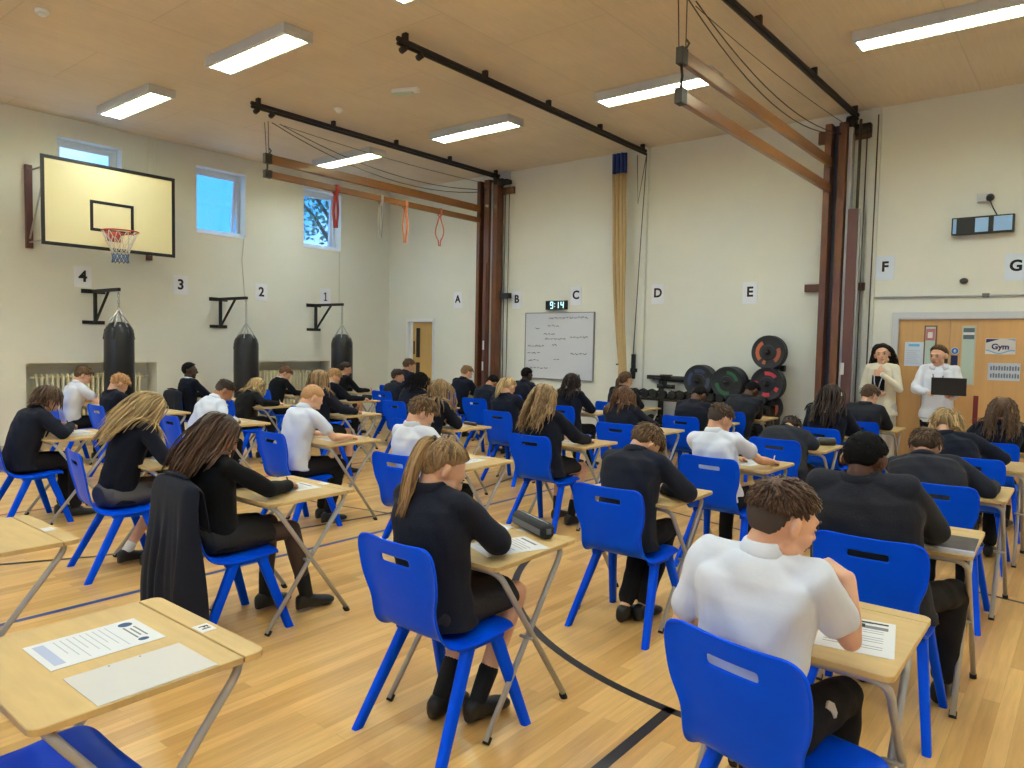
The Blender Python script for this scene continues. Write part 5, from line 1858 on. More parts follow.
R = [
    st('G2', (783, 521), 'boy in short sleeves at front right', 'boy in white short-sleeved shirt with faded brown hair, fist raised, front right desk', 'fair', ('fade', 'umber'), 'shortshirt',
       hp=18, hy=38, bx=-0.085, nx=0.03, neck=0.75, world=True, armR=((-0.500, 2.14, 0.775), (-0.520, 2.17, 0.940), (-0.80, -0.10, 0.42), (-0.3, 0.3, -0.9)), curlR=1.25, legR=(0.07, .37, 0.08, 0.26, 0.085), elbowL=(-0.23, -0.05, 0.70), handL=(-0.12, 0.22, 0.78)),
    st('G3', (865, 461), 'broad boy in charcoal blazer', 'broad boy in charcoal blazer with cropped black hair, head bowed over a booklet', 'dark', ('crop', 'black'), 'charcoal', neck=0.5, shrug=0.02, legR=(0.16, .37, 0.13, 0.30, 0.085), hp=32, hy=8, scale=1.10, wide=1.12,
       handR=(0.16, 0.24, 0.75)),
    st('G4', (925, 449), 'brown-haired boy in charcoal blazer, third from front', 'boy in charcoal blazer with short brown hair seen from behind, right-hand column', 'light', ('short', 'brown'), 'charcoal', neck=0.5, hp=48, hy=0, scale=1.08, wide=1.1,
       handR=(0.22, 0.26, 0.75)),
    st('G5', (946, 425), 'fair-haired pupil leaning right', 'pupil with pale blond hair leaning over, dark blazer, behind the brown-haired boy', 'fair', ('bob', 'blond', 0.12), 'blazer', hp=50, hy=5),
    st('G6', (1003, 412), 'curly-haired girl at right edge', 'girl with long curly brown hair tied back, dark blazer, right edge', 'light', ('curly', 'brown', 0.34), 'blazer', 'skirt', hp=15, hy=0, hb=(0, -0.5, 0)),
    st('F2', (443, 470), 'ponytailed girl at the front', 'girl with long dark blond ponytail, navy blazer, writing in profile at the front', 'fair', ('pony', 'darkblond', 0.07, 0.34), 'blazer', 'skirt', hp=38, hy=28, hb=(-0.08, -0.25, 0),
       legR=(0.02, .37, -0.01, 0.13, 0.085), legL=(0.02, .37, -0.02, 0.05, 0.085), handR=(-0.03, 0.36, 0.752), elbowR=(0.19, 0.13, 0.762), skirtlen=0.86, neck=0.7),
    st('F3', (645, 445), 'fair-haired boy bent low in blazer', 'boy in navy blazer with tousled light brown hair, head tucked down, centre', 'fair', ('short', 'lightbrown'), 'blazer', neck=0.5, hp=62, hy=25,
       legR=(-0.02, .37, -0.05, 0.10, 0.085), legL=(0.0, .37, -0.05, 0.02, 0.085)),
    st('F4', (720, 420), 'boy in short sleeves right of centre', 'boy in white short-sleeved shirt with brown hair writing, right of centre', 'light', ('fade', 'brown'), 'shortshirt', hp=38, hy=30, handR=(0.22, 0.30, 0.75)),
    st('F5', (790, 430), 'pupil slumped forward in charcoal blazer', 'pupil in charcoal blazer slumped forward with head hidden on the desk', 'light', ('short', 'darkbrown'), 'charcoal', hp=85, hy=0, scale=1.08, wide=1.15,
       handR=(0.08, 0.24, 0.75), elbowR=(0.24, 0.06, 0.762)),
    st('F6', (832, 397), 'girl with long dark braids', 'girl with long dark braids down her back, dark blazer, by the right climbing frame', 'dark', ('braids', 'darkbrown', 0.42), 'blazer', hp=15, hy=25, hb=(0, -0.6, 0), dy=0.05),
    st('F7', (870, 396), 'boy near the two standing women', 'boy in black blazer with short brown hair just in front of the woman in cream', 'fair', ('short', 'brown'), 'charcoal', hp=35, hy=35),
    st('E2', (219, 437), 'girl with coat on her chair', 'girl with long dark brown hair in black jumper and sheer tights, writing at left', 'tan', ('long', 'umber', 0.34), 'blackjumper', 'skirt', hp=30, hy=22, hb=(-0.2, -0.55, 0), sock='tights', whitecollar=False,
       legR=(0.03, .37, 0.02, 0.45, 0.085), legL=(0.02, .37, 0.0, 0.30, 0.085), handR=(0.10, 0.33, 0.752), part=0.2, skirtlen=0.66),
    st('E3', (421, 415), 'boy in long white sleeves at centre left', 'boy in white shirt with short light brown hair, behind the ponytailed girl', 'fair', ('short', 'lightbrown'), 'shirt', hp=48, hy=30),
    st('E4', (545, 394), 'girl with long wavy hair at centre', 'girl with very long wavy light brown hair seen from behind, centre', 'fair', ('wavy', 'darkblond', 0.40), 'blazer', 'skirt', hp=22, hy=0, hb=(0, -0.7, 0),
       handR=(0.20, 0.26, 0.75), legR=(0.05, .37, 0.03, 0.20, 0.085), skirtlen=0.78),
    st('E5', (624, 399), 'girl with auburn wavy hair', 'girl with shoulder-length auburn wavy hair, dark blazer, right of centre', 'light', ('wavy', 'auburn', 0.26), 'blazer', hp=42, hy=0, hb=(0, -0.3, 0)),
    st('E6', (699, 396), 'short-haired pupil left of the white-shirted boy', 'dark-skinned pupil in navy blazer leaning down, below the left plate stack', 'dark', ('crop', 'black'), 'blazer', hp=62, hy=15, wide=1.1),
    st('E7', (752, 391), 'dark-haired pupil below the red marked plate', 'pupil in dark blazer with black hair below the red marked plate', 'dark', ('crop', 'black'), 'charcoal', hp=55, hy=30, wide=1.1),
    st('D2', (149, 401), 'blonde girl in navy jumper', 'girl with long straight blond hair in navy jumper and grey skirt, far left', 'fair', ('long', 'blond', 0.40), 'jumper', 'greyskirt', hp=45, hy=8, hb=(-0.2, -0.9, 0), sock='white', whitecollar=False,
       legR=(0.02, .37, 0.0, 0.16, 0.085), legL=(0.02, .37, 0.0, 0.08, 0.085), handR=(0.10, 0.34, 0.75), skirtlen=0.86),
    st('D3', (312, 399), 'boy in white polo shirt', 'boy in short-sleeved white shirt with cropped ginger hair, arm along the desk', 'fair', ('crop', 'ginger'), 'shortshirt', hp=45, hy=15, handR=(0.20, 0.36, 0.75), handL=(-0.05, 0.36, 0.75),
       legR=(0.03, .37, 0.0, 0.24, 0.085), legL=(0.0, .37, 0.0, 0.30, 0.085)),
    st('D4', (440, 391), 'girl with golden hair hiding her face', 'girl with long golden brown hair hanging over her face, elbows on the desk', 'fair', ('wavy', 'darkblond', 0.34), 'blazer', hp=42, hy=15, hb=(0, 0.1, 0), handR=(0.05, 0.28, 0.78)),
    st('D5', (508, 388), 'girl with fine blond hair over her blazer', 'girl with straggly blond ponytail over dark blazer, left of the long wavy hair', 'fair', ('pony', 'blond', 0.03, 0.28), 'blazer', hp=48, hy=0, hb=(0, -0.5, 0)),
    st('D6', (572, 383), 'girl with dark curly hair below the whiteboard', 'girl with long dark curly hair below the right end of the whiteboard', 'tan', ('curly', 'darkbrown', 0.30), 'blazer', hp=20, hy=0, hb=(0, -0.3, 0)),
    st('D7', (626, 379), 'girl with hair tied up below the ropes', 'girl with brown hair tied low, dark blazer, sitting below the rope bundle', 'light', ('pony', 'brown', 0.0, 0.14), 'blazer', hp=15, hy=20),
    st('C2', (48, 399), 'brown-haired pupil at far left', 'pupil in navy blazer with chin-length brown hair, hand at the face, far left edge', 'light', ('bob', 'brown', 0.17), 'blazer', hp=48, hy=10, hb=(0, -0.1, 0), handR=(0.10, 0.30, 0.80), handL=(0.05, 0.30, 0.85),
       legR=(0.02, .37, 0.0, 0.34, 0.085)),
    st('C3', (224, 389), 'dark-haired boy in white shirt at left', 'boy in white shirt with dark hair shaved at the sides, left of centre', 'tan', ('fade', 'darkbrown'), 'shirt', hp=50, hy=20, handR=(0.22, 0.30, 0.76), legR=(0.02, .37, 0.0, 0.36, 0.085)),
    st('C4', (320, 378), 'girl with long straight hair behind the polo shirt', 'girl with long straight light brown hair beside the farthest punch bag', 'fair', ('long', 'darkblond', 0.36), 'blazer', 'skirt', hp=25, hy=10, hb=(0, -0.1, 0), handR=(0.2, 0.33, 0.75)),
    st('C5', (420, 382), 'black-haired girl at centre left', 'girl with glossy black hair in dark blazer, left of the golden haired girl', 'tan', ('long', 'black', 0.26), 'blazer', hp=45, hy=20, hb=(0, -0.4, 0)),
    st('C6', (492, 384), 'black-haired pupil with head bowed', 'pupil with black hair bowed right down, by the left climbing frame', 'tan', ('short', 'black'), 'blazer', hp=75, hy=0, wide=1.1),
    st('C7', (527, 373), 'black-haired boy in front of the whiteboard', 'boy with cropped black hair sitting right in front of the whiteboard', 'deep', ('crop', 'black'), 'blazer', hp=22, hy=10, wide=1.08),
    st('B3', (119, 385), 'fair-haired boy at the nearest punch bag', 'boy with short ginger-blond hair in navy blazer, in front of the nearest punch bag', 'fair', ('short', 'ginger'), 'blazer', hp=55, hy=15),
    st('B4', (257, 388), 'girl with honey blond hair', 'girl with wavy honey blond hair over dark jumper, by the middle punch bag', 'fair', ('wavy', 'blond', 0.24), 'blackjumper', hp=50, hy=8, hb=(0, -0.3, 0), handR=(0.2, 0.33, 0.75)),
    st('B5', (334, 377), 'fair-haired boy in navy jumper', 'boy with short fair hair in navy jumper, reaching along his desk', 'fair', ('short', 'ginger'), 'jumper', hp=45, hy=25, handR=(0.25, 0.34, 0.75)),
    st('B6', (398, 377), 'brown-haired pupil turned right', 'pupil in navy blazer with brown hair turned in profile, left of the door', 'light', ('short', 'darkbrown'), 'blazer', hp=20, hy=45, handR=(0.18, 0.3, 0.75)),
    st('B7', (467, 371), 'boy with brown hair by the left climbing frame', 'boy in navy blazer with tidy brown hair, left of the left climbing frame', 'fair', ('short', 'lightbrown'), 'blazer', hp=32, hy=20),
    st('A3', (83, 376), 'boy in white shirt by the radiator', 'boy in short-sleeved white shirt with brown hair in front of the left radiator', 'fair', ('short', 'brown'), 'shortshirt', hp=38, hy=15, handR=(0.15, 0.36, 0.78), handL=(-0.05, 0.36, 0.78)),
    st('A4', (190, 368), 'black-haired boy by the wall', 'boy with black hair and white collar in navy jumper against the bare wall', 'deep', ('crop', 'black'), 'jumper', hp=5, hy=40, handR=(0.1, 0.3, 0.76)),
    st('A5', (285, 374), 'small brown-haired boy by the far radiator', 'small boy with brown hair in front of the far radiator', 'fair', ('short', 'auburn'), 'blackjumper', hp=50, hy=30, handR=(0.2, 0.35, 0.75)),
    st('A6', (346, 366), 'girl with dark ponytail by the farthest punch bag', 'girl with dark brown ponytail in front of the farthest punch bag', 'light', ('pony', 'darkbrown', 0.02, 0.16), 'blackjumper', 'skirt', hp=25, hy=35, handR=(0.25, 0.35, 0.75)),
    st('A7', (409, 362), 'boy in front of the far door', 'boy with short brown hair in navy blazer in front of the far single door', 'light', ('short', 'brown'), 'blazer', hp=28, hy=25, scale=1.12),
]
import os, time as _t
BYCELL = {p['cell']: p for p in R}
t0 = _t.time()
PAPER_N = 0


def paper_at(x, y, rz, z, label, lines=True, w=0.105, h=0.1485, kind='exam_paper', m=None):
    r = empty(kind, (x, y, z), rz)
    MB().bbox(-w, w, -h, h, 0, 0.0012).build('sheet', m or M_PAPER, r, smooth=False)
    if lines:
        mb = MB()
        zz = 0.0018
        for k in range(11):
            yy = h - 0.06 - k * 0.019
            if yy < -h + 0.02:
                break
            ww = w * (0.8 if k % 4 else 0.45)
            mb.add([(-w * 0.82, yy, zz), (-w * 0.82 + 2 * ww * 0.95, yy, zz), (-w * 0.82 + 2 * ww * 0.95, yy + 0.004, zz), (-w * 0.82, yy + 0.004, zz)], [(0, 1, 2, 3)])
        mb.add([(-w * 0.82, h - 0.035, zz), (w * 0.4, h - 0.035, zz), (w * 0.4, h - 0.022, zz), (-w * 0.82, h - 0.022, zz)], [(0, 1, 2, 3)])
        mb.build('printed_lines', M_INK, r, smooth=False)
    return tag(r, label, 'paper')


M_PEN = mat('black pen plastic', hexc(24, 24, 26), 0.3)
M_PENW = mat('white pen plastic', hexc(220, 220, 224), 0.3)
cells = [(c, r) for c in 'GFEDCBA' for r in range(1, 8)]
skip = {('G', 1), ('G', 7), ('D', 1), ('C', 1), ('B', 1), ('A', 1), ('A', 2), ('B', 2)}
for c, r in cells:
    if (c, r) in skip:
        continue
    X, Yf = seat(c, r)
    p = BYCELL.get(c + str(r))
    if p:
        who = 'the ' + p['who']
    else:
        who = {'F1': 'nobody, at the front left of the photo', 'E1': 'nobody, cut by the left edge'}.get(c + str(r), 'nobody')
    rr = random.Random(ord(c) * 31 + r)
    jr = rr.uniform(-0.035, 0.035) if r > 1 else 0.0
    d = place(desk0, 'd', X, Yf - 0.285, jr * 0.7, 'pale folding exam desk used by %s' % who if p else 'empty pale folding exam desk used by %s' % who, 'desk', 'folding exam desks set out in rows')
    if (c, r) == ('F', 1):
        text_mesh('F1', 'label_text', 0.035, M_DKINK, d, (0.052, 0.251, DZ + 0.002), (0, 0, 0), 0.001, 0.0006)
    if not (c == 'E' and r == 1):
        cyy = Yf - 0.64 + CHY.get(c + str(r), 0)
        cx_ = X + CHX.get(c + str(r), 0)
        cj = {('G', 2): -0.22, ('F', 2): -0.03, ('D', 2): -0.15, ('E', 2): -0.05}.get((c, r), jr)
        place(chair0, 'c', cx_, cyy, cj, ('blue plastic chair under %s' % who) if p else 'empty blue plastic chair tucked under the front left desk', 'chair', 'blue plastic school chairs')
    if p:
        build_person(p)
print('PEOPLE', round(_t.time() - t0, 1))

# papers on the desks: (cell, dx, dy from the desk front edge, turn)
for c, r in cells:
    if (c, r) in skip or (c, r) in (('F', 1), ('E', 1), ('F', 2), ('G', 2), ('G', 3)):
        continue
    X, Yf = seat(c, r)
    p = BYCELL.get(c + str(r))
    if not p:
        continue
    rr = random.Random(ord(c) * 17 + r)
    paper_at(X + rr.uniform(-0.02, 0.08), Yf - 0.27 + rr.uniform(-0.02, 0.03), rr.uniform(-0.12, 0.12), DZ + 0.0005, 'exam paper of the %s' % p['who'])
    if rr.random() < 0.45:
        paper_at(X - 0.18 + rr.uniform(-0.02, 0.02), Yf - 0.25, rr.uniform(-0.2, 0.2), DZ + 0.0005, 'left spare sheet of the %s' % p['who'], False)

# front left desk: letter with a crest heading, and a blank sheet
r = paper_at(-2.163, 0.832, 0.0, DZ + 0.0005, 'printed letter with blue crests on the empty front left desk', False)
s = MB()
zz = 0.0018
for k in range(9):
    yy = 0.055 - k * 0.017
    s.add([(-0.085, yy, zz), (0.085 - 0.03 * (k % 3), yy, zz), (0.085 - 0.03 * (k % 3), yy + 0.003, zz), (-0.085, yy + 0.003, zz)], [(0, 1, 2, 3)])
s.build('printed_lines', mat('pale print', hexc(176, 180, 192), 0.8), r, smooth=False)
MB().add([(-0.085, -0.132, zz), (0.082, -0.132, zz), (0.082, -0.104, zz), (-0.085, -0.104, zz)], [(0, 1, 2, 3)]).build('shaded_box', mat('lilac print', hexc(176, 184, 212), 0.8), r, smooth=False)
MC = mat('crest blue', hexc(50, 80, 122), 0.7)
for cx, cy, rx, ry in ((-0.068, 0.108, 0.018, 0.020), (0.072, 0.100, 0.012, 0.015)):
    MB().add([(cx + rx * math.cos(a), cy + ry * math.sin(a), zz) for a in np.arange(16) * PI / 8], [tuple(range(16))]).build('crest', MC, r, smooth=False)
s = MB()
for k, w in enumerate((0.045, 0.035, 0.05)):
    s.add([(-w + 0.005, 0.118 - 0.014 * k, zz), (w + 0.005, 0.118 - 0.014 * k, zz), (w + 0.005, 0.1235 - 0.014 * k, zz), (-w + 0.005, 0.1235 - 0.014 * k, zz)], [(0, 1, 2, 3)])
s.build('heading_lines', M_INK, r, smooth=False)
paper_at(-1.883, 0.835, 0.0, DZ + 0.0005, 'blank pale sheet with punched holes beside the crested letter', False, m=mat('ivory paper', hexc(204, 198, 194), 0.8))
s = MB()
for yy in (0.04, -0.04):
    s.add([(-0.095 + 0.003 * math.cos(a), yy + 0.003 * math.sin(a), 0.0018) for a in np.arange(10) * PI / 5], [tuple(range(10))])
s.build('punch_holes', M_EDGE, bpy.data.objects[[o.name for o in bpy.data.objects if o.name.startswith('exam_paper')][-1]] if False else COL.objects[-1] if False else r, smooth=False).location = (0.28, 0, 0)
paper_at(-3.79, 0.86, 0.05, DZ + 0.0005, 'blank sheet on the empty desk cut by the left edge', False)
paper_at(-3.60 - 0.42, 0.90, 0.05, DZ + 0.0005, 'printed sheet on the empty desk cut by the left edge')

# ponytailed girl's desk
paper_at(-1.93, 2.38, -0.38, DZ + 0.0005, 'lined white sheet under the elbow of the ponytailed girl')
r = paper_at(-2.20, 2.50, 0.10, DZ + 0.0005, 'exam paper with a dark heading under the pen of the ponytailed girl')
MB().bbox(-0.09, 0.09, 0.075, 0.085, 0.0014, 0.002).bbox(-0.06, 0.03, 0.03, 0.06, 0.0014, 0.002).build('dark_heading', M_DKINK, r, smooth=False)
r = empty('pencil_case', (-2.00, 2.650, DZ), -0.44)
mb = MB()
mb.loft([[(x * 1.35, 0.036 * w * math.copysign(abs(math.cos(a)) ** .7, math.cos(a)), 0.036 + 0.036 * w * math.copysign(abs(math.sin(a)) ** .8, math.sin(a))) for a in np.arange(18) * 2 * PI / 18] for x, w in ((-0.115, 0.75), (-0.105, 0.97), (0, 1.0), (0.105, 0.97), (0.115, 0.75))])
mb.build('case_body', mat('black case cloth', hexc(30, 30, 33), 0.6), r)
MB().bbox(-0.14, 0.14, -0.0375, -0.0355, 0.018, 0.046).build('grey_panel', mat('grey case cloth', hexc(104, 104, 110), 0.7), r, smooth=False)
MB().bbox(0.155, 0.158, -0.012, 0.012, 0.025, 0.05).build('end_patch', mat('grey case cloth', hexc(104, 104, 110), 0.7), r, smooth=False, bevel=0.001)
MB().tube([(-0.145, 0, 0.072), (0.145, 0, 0.072)], 0.003, n=6).build('zip', M_STEEL, r)
MB().tube([(-0.15, 0, 0.06), (-0.165, -0.01, 0.05), (-0.18, -0.02, 0.015)], 0.004, n=6, flat=.5).build('zip_pull', M_BLACK, r)
tag(r, 'black pencil case with a grey panel beside the ponytailed girl', 'pencil case')

# front right boy's paper
r = paper_at(-0.535, 2.36, 0.18, DZ + 0.0005, 'exam paper with a black heading bar on the front right desk')
MB().bbox(-0.085, 0.085, 0.118, 0.130, 0.0014, 0.002).build('black_bar', M_LABELINK, r, smooth=False)
MB().bbox(-0.085, 0.085, 0.070, 0.095, 0.0014, 0.0019).build('grey_bar', M_INK, r, smooth=False)
MB().bbox(-0.012, 0.0, 0.075, 0.105, 0.002, 0.0024).bbox(0.008, 0.02, 0.075, 0.105, 0.002, 0.0024).build('figures', M_LABELINK, r, smooth=False)
# booklet of the broad boy
r = empty('exam_booklet', (-0.485, 3.755, DZ), 0.05)
MB().bbox(-0.105, 0.105, -0.148, 0.148, 0.0, 0.014).build('booklet_pages', M_PAPER, r, smooth=False)
MB().bbox(-0.103, 0.105, -0.12, 0.146, 0.014, 0.0155).build('booklet_cover', mat('booklet photo', hexc(54, 48, 46), 0.4, noise=0.7, nscale=14), r, smooth=False)
MB().bbox(-0.103, 0.105, -0.148, -0.12, 0.014, 0.0155).build('cover_band', mat('pale lilac print', hexc(198, 196, 214), 0.6), r, smooth=False)
tag(r, 'thick booklet with dark photo cover beside the broad boy in charcoal', 'booklet')


def case(x, y, rz, col, L, label, z=DZ, h=0.03):
    r = empty('pencil_case', (x, y, z), rz)
    MB().loft([[(q, h * 1.1 * w * math.cos(a), h + h * w * math.sin(a)) for a in np.arange(16) * 2 * PI / 16] for q, w in ((-L, 0.6), (-L * 0.93, 0.95), (0, 1), (L * 0.93, 0.95), (L, 0.6))]).build('case_body', mat('case ' + label[:10], col, 0.5), r)
    MB().tube([(-L * 0.9, 0, 2 * h), (L * 0.9, 0, 2 * h)], 0.003, n=6).build('zip', M_STEEL, r)
    tag(r, label, 'pencil case')


X, Yf = seat('F', 5)
case(X + 0.2, Yf - 0.13, 0.5, hexc(60, 58, 56), 0.08, 'grey see-through pencil case on the desk of the slumped pupil', h=0.035)
case(X + 0.07, Yf - 0.16, 0.1, hexc(60, 120, 60), 0.04, 'small green pencil pouch on the desk of the slumped pupil', h=0.01)
X, Yf = seat('D', 4)
case(X + 0.08, Yf - 0.08, -0.2, hexc(70, 52, 42), 0.11, 'flat brown pencil case on the desk of the golden haired girl', h=0.016)
X, Yf = seat('A', 3)
case(X + 0.15, Yf - 0.1, 0.1, hexc(24, 24, 26), 0.14, 'long black pencil case on the desk of the boy by the radiator', h=0.03)
X, Yf = seat('C', 3)
X, Yf = seat('B', 5)
case(X + 0.12, Yf - 0.1, 0.3, hexc(28, 28, 32), 0.07, 'dark rounded pencil case on the desk of the boy in navy jumper', h=0.04)

# pens held in writing hands
for p in R:
    if 'tip' not in p or p['cell'] in ('F5', 'E6', 'C6', 'G3'):
        continue
    w = world(p, p['tip'])
    r = empty('pen', tuple(w))
    a = (0.35, -0.55, 0.85) if p['cell'] != 'G2' else (-0.15, 0.35, 1.0)
    d = nrm(a)
    white = p['cell'] in ('F4', 'E4', 'C3', 'B4', 'D4')
    MB().tube([-d * 0.035, d * 0.095], 0.0042, n=8).build('pen_barrel', M_PENW if white else M_PEN, r)
    MB().tube([-d * 0.050, -d * 0.035], [0.001, 0.0038], n=8).build('pen_tip', M_CHROME, r)
    tag(r, 'slim %s pen of the %s' % ('white' if white else 'black', p['who']), 'pen')

# ------------------------------------------------------------------ coats on chairs
def coat(x, y, rz, label, zlow, w0=0.252, w1=0.295, m=M_NAVY):
    r = empty('draped_blazer', (x, y, 0), rz)
    path = [(-0.190, 0.60), (-0.210, 0.70), (-0.228, 0.80), (-0.238, 0.850), (-0.264, 0.866), (-0.294, 0.850), (-0.308, 0.79)]
    zz = np.linspace(0.72, zlow, 12)
    path += [(-0.310 - 0.035 * smooth((0.78 - z) / 0.5), z) for z in zz]
    nu = 41
    vs = []
    for i, (py, pz) in enumerate(path):
        q = smooth(max(0, (0.80 - pz)) / 0.55) if i > 4 else 0
        w = w0 + (w1 - w0) * q
        if i <= 4:
            w = w0 - 0.02 * (4 - i) / 4
        for j in range(nu):
            u = -1 + 2 * j / (nu - 1)
            fold = (0.022 * math.sin(9.5 * u + 0.6) + 0.012 * math.sin(17 * u + 1.3) + 0.006 * math.sin(31 * u)) * q
            sag_ = -0.035 * (abs(u) ** 2.5) if i > 2 else -0.02 * abs(u) ** 3
            wrap = 0.10 * max(0, abs(u) - 0.72) / 0.28 * (1 if i > 4 else 0) * (0.5 + 0.5 * q)
            hemv = (0.02 * math.sin(4 * u + 1) - 0.05 * (u > 0.3) * (u - 0.3)) * (i / len(path)) ** 3
            vs.append((u * w * (1 - 0.04 * (abs(u) > 0.9)), py - fold * 1.0 + wrap, pz + sag_ + hemv))
    fs = [(i * nu + j, i * nu + j + 1, (i + 1) * nu + j + 1, (i + 1) * nu + j) for i in range(len(path) - 1) for j in range(nu - 1)]
    mb = MB()
    mb.add(vs, fs)
    o = mb.build('blazer_cloth', m, r)
    so = o.modifiers.new('so', 'SOLIDIFY')
    so.thickness = 0.009
    so.offset = 1
    sb = o.modifiers.new('sb', 'SUBSURF')
    sb.levels = sb.render_levels = 1
    # collar roll along the top and a sleeve hanging at the side
    MB().tube([(-0.13, -0.266, 0.872), (0, -0.272, 0.882), (0.13, -0.266, 0.872)], [0.010, 0.014, 0.010], n=8, flat=0.8).build('collar', m, r)
    tag(r, label, 'blazer')


X, Yf = seat('E', 2)
coat(X, Yf - 0.64, -0.05, 'navy blazer draped over the chair back of the girl in sheer tights', 0.20)
X, Yf = seat('A', 4)
coat(X, Yf - 0.64, 0, 'black blazer hung on the chair of the black-haired boy by the wall', 0.36)

# white mark on the front right boy's trousers
g2 = BYCELL['G2']
if '_' in g2:
    Hj, Kn, An, fy = g2['_']['legs'][1]
    root = [o for o in bpy.data.objects if o.get('label') == g2['label']][0]
    dd = ray(847, 706)
    hit = dd * ((0.572 - CAM_H) / dd[2]) + np.array((0, 0, CAM_H)) - np.array((g2['pos'][0], g2['pos'][1], 0))
    ax_ = nrm(Kn - Hj)
    t_ = float(np.clip((hit - Hj) @ ax_, 0.02, 0.35))
    q_ = Hj + ax_ * t_
    rad_ = 0.083 + (0.060 - 0.083) * t_ / np.linalg.norm(Kn - Hj) + 0.002
    nn = nrm(hit - q_)
    uu = nrm(ax_ - nn * (ax_ @ nn))
    vv = np.cross(nn, uu)
    bc = q_ + nn * rad_
    out = [(-0.022, 0.012), (0.004, 0.024), (0.024, 0.010), (0.018, -0.014), (0.000, -0.024), (-0.006, -0.004)]
    vs = [bc + uu * x + vv * y + nn * h for h in (-0.006, 0.002) for x, y in out]
    n6 = len(out)
    MB().add(vs, [tuple(range(n6))[::-1], tuple(range(n6, 2 * n6))] + [(i, (i + 1) % n6, n6 + (i + 1) % n6, n6 + i) for i in range(n6)]).build('pocket_badge', M_PAPER, root, smooth=False)

# ------------------------------------------------------------------ the two standing women
w1p = aty(884, 350, 9.52)
w2p = aty(940, 352, 9.55)
w1 = dict(pos=(w1p[0], 9.52), rz=PI - 0.15, stand=True, lean=2, hp=2, hy=-16, hr=10, who='woman in cream', skin='fair', hair=('long', 'darkbrown', 0.36), top='cardigan', bottom='palegrey', det=2, seed=5, hb=(0, -0.6, 0),
          label='woman in cream cardigan with long dark hair, hand at her chin, by the double door', scale=1.0, curlR=0.9, curlL=0.6)
w1['armL'] = ((-0.215, 0.07, 1.14), (-0.07, 0.20, 1.31), (0.45, -0.15, 0.9), (0.2, -0.9, 0.1))
w1['armR'] = ((0.205, 0.04, 1.13), (0.0, 0.19, 1.08), (-1, 0.1, -0.05), (0, -1, 0))
w2 = dict(pos=(w2p[0], 9.55), rz=PI + 0.1, stand=True, lean=2, hp=10, hy=22, who='woman in white hoodie', skin='fair', hair=('pony', 'lightbrown', 0.03, 0.16), top='hoodie', bottom='blacktrousers', det=2, seed=9,
          label='person in white hoodie with tied back hair holding an open laptop, by the double door', scale=1.0, curlR=0.5, curlL=0.9)
w2['armL'] = ((-0.225, 0.04, 1.16), (-0.15, 0.25, 1.08), (0.6, 0.6, 0.0), (0, 0.1, 1))
w2['armR'] = ((0.225, 0.06, 1.15), (0.10, 0.24, 1.13), (-0.4, 0.8, 0), (0, 0, -1))
for w in (w1, w2):
    build_person(w)
roots = {o['label']: o for o in bpy.data.objects if o.get('label') in (w1['label'], w2['label'])}
r1 = roots[w1['label']]
mm = w1['_']
# black top under the open cardigan, lanyards
def chest_patch(sp, name, m, wtop, wbot, z0, z1, off, parent):
    mb = MB()
    pts = sp['_']['pts']
    rings = []
    vs = []
    n = 9
    zs = np.linspace(z1, z0, 10)
    for z in zs:
        q = (z1 - z) / (z1 - z0)
        w = wtop + (wbot - wtop) * q
        for j in range(n):
            u = -1 + 2 * j / (n - 1)
            x = u * w
            y = (0.118 + 0.012 * math.sin(PI * q)) * math.sqrt(max(0.05, 1 - (x / 0.19) ** 2)) + off
            vs.append((x, y, z))
    mb.add(vs, [(i * n + j, i * n + j + 1, (i + 1) * n + j + 1, (i + 1) * n + j) for i in range(9) for j in range(n - 1)])
    o = mb.build(name, m, parent)
    so = o.modifiers.new('s', 'SOLIDIFY')
    so.thickness = 0.006
    return o


cz = mm['C7'][2]
chest_patch(w1, 'chest_skin', SKIN['fair'], 0.055, 0.065, cz - 0.17, cz - 0.06, 0.004, r1)
chest_patch(w1, 'black_top', M_BLKKNIT, 0.075, 0.072, cz - 0.36, cz - 0.13, 0.012, r1)
M_LAN = mat('lanyard ribbon', hexc(206, 208, 232), 0.6)
M_LAN2 = mat('grey lanyard ribbon', hexc(96, 98, 116), 0.6)
def lanyard(sp, root, m, zlow, spread=0.06, yy=0.16):
    c = sp['_']['C7']
    pts = []
    for s in (-1, 1):
        pts.append([(s * 0.060, 0.03, c[2] + 0.01), (s * spread, 0.10, c[2] - 0.08), (s * spread * 0.6, yy, c[2] - 0.20), (0.0, yy + 0.005, zlow)])
    MB().tube(pts[0], 0.006, n=6, flat=0.35).tube(pts[1], 0.006, n=6, flat=0.35).build('lanyard', m, root)
lanyard(w1, r1, M_LAN, cz - 0.36, yy=0.155)
r2 = roots[w2['label']]
lanyard(w2, r2, M_LAN2, w2['_']['C7'][2] - 0.30, 0.055, 0.172)
MB().loft([[(0.0 + q[1] * math.cos(a), 0.0 + q[2] * math.sin(a), q[0]) for a in np.arange(20) * PI / 10] for q in ((0.78, 0.165, 0.125), (0.82, 0.175, 0.135))]).build('hoodie_hem', M_HOOD, r2)
# phone and pen held by the woman in cream
lw = world(w1, w1['_']['arms'][1][1])
r = empty('mobile_phone', tuple(lw + np.array((-0.02, -0.03, 0.02))))
MB().box((0, 0, 0), (0.15, 0.012, 0.07), np.array(Matrix.Rotation(0.35, 3, 'Y'))).build('phone_body', M_BLACK, r, smooth=False, bevel=0.004)
tag(r, 'dark phone held by the woman in cream cardigan', 'phone')
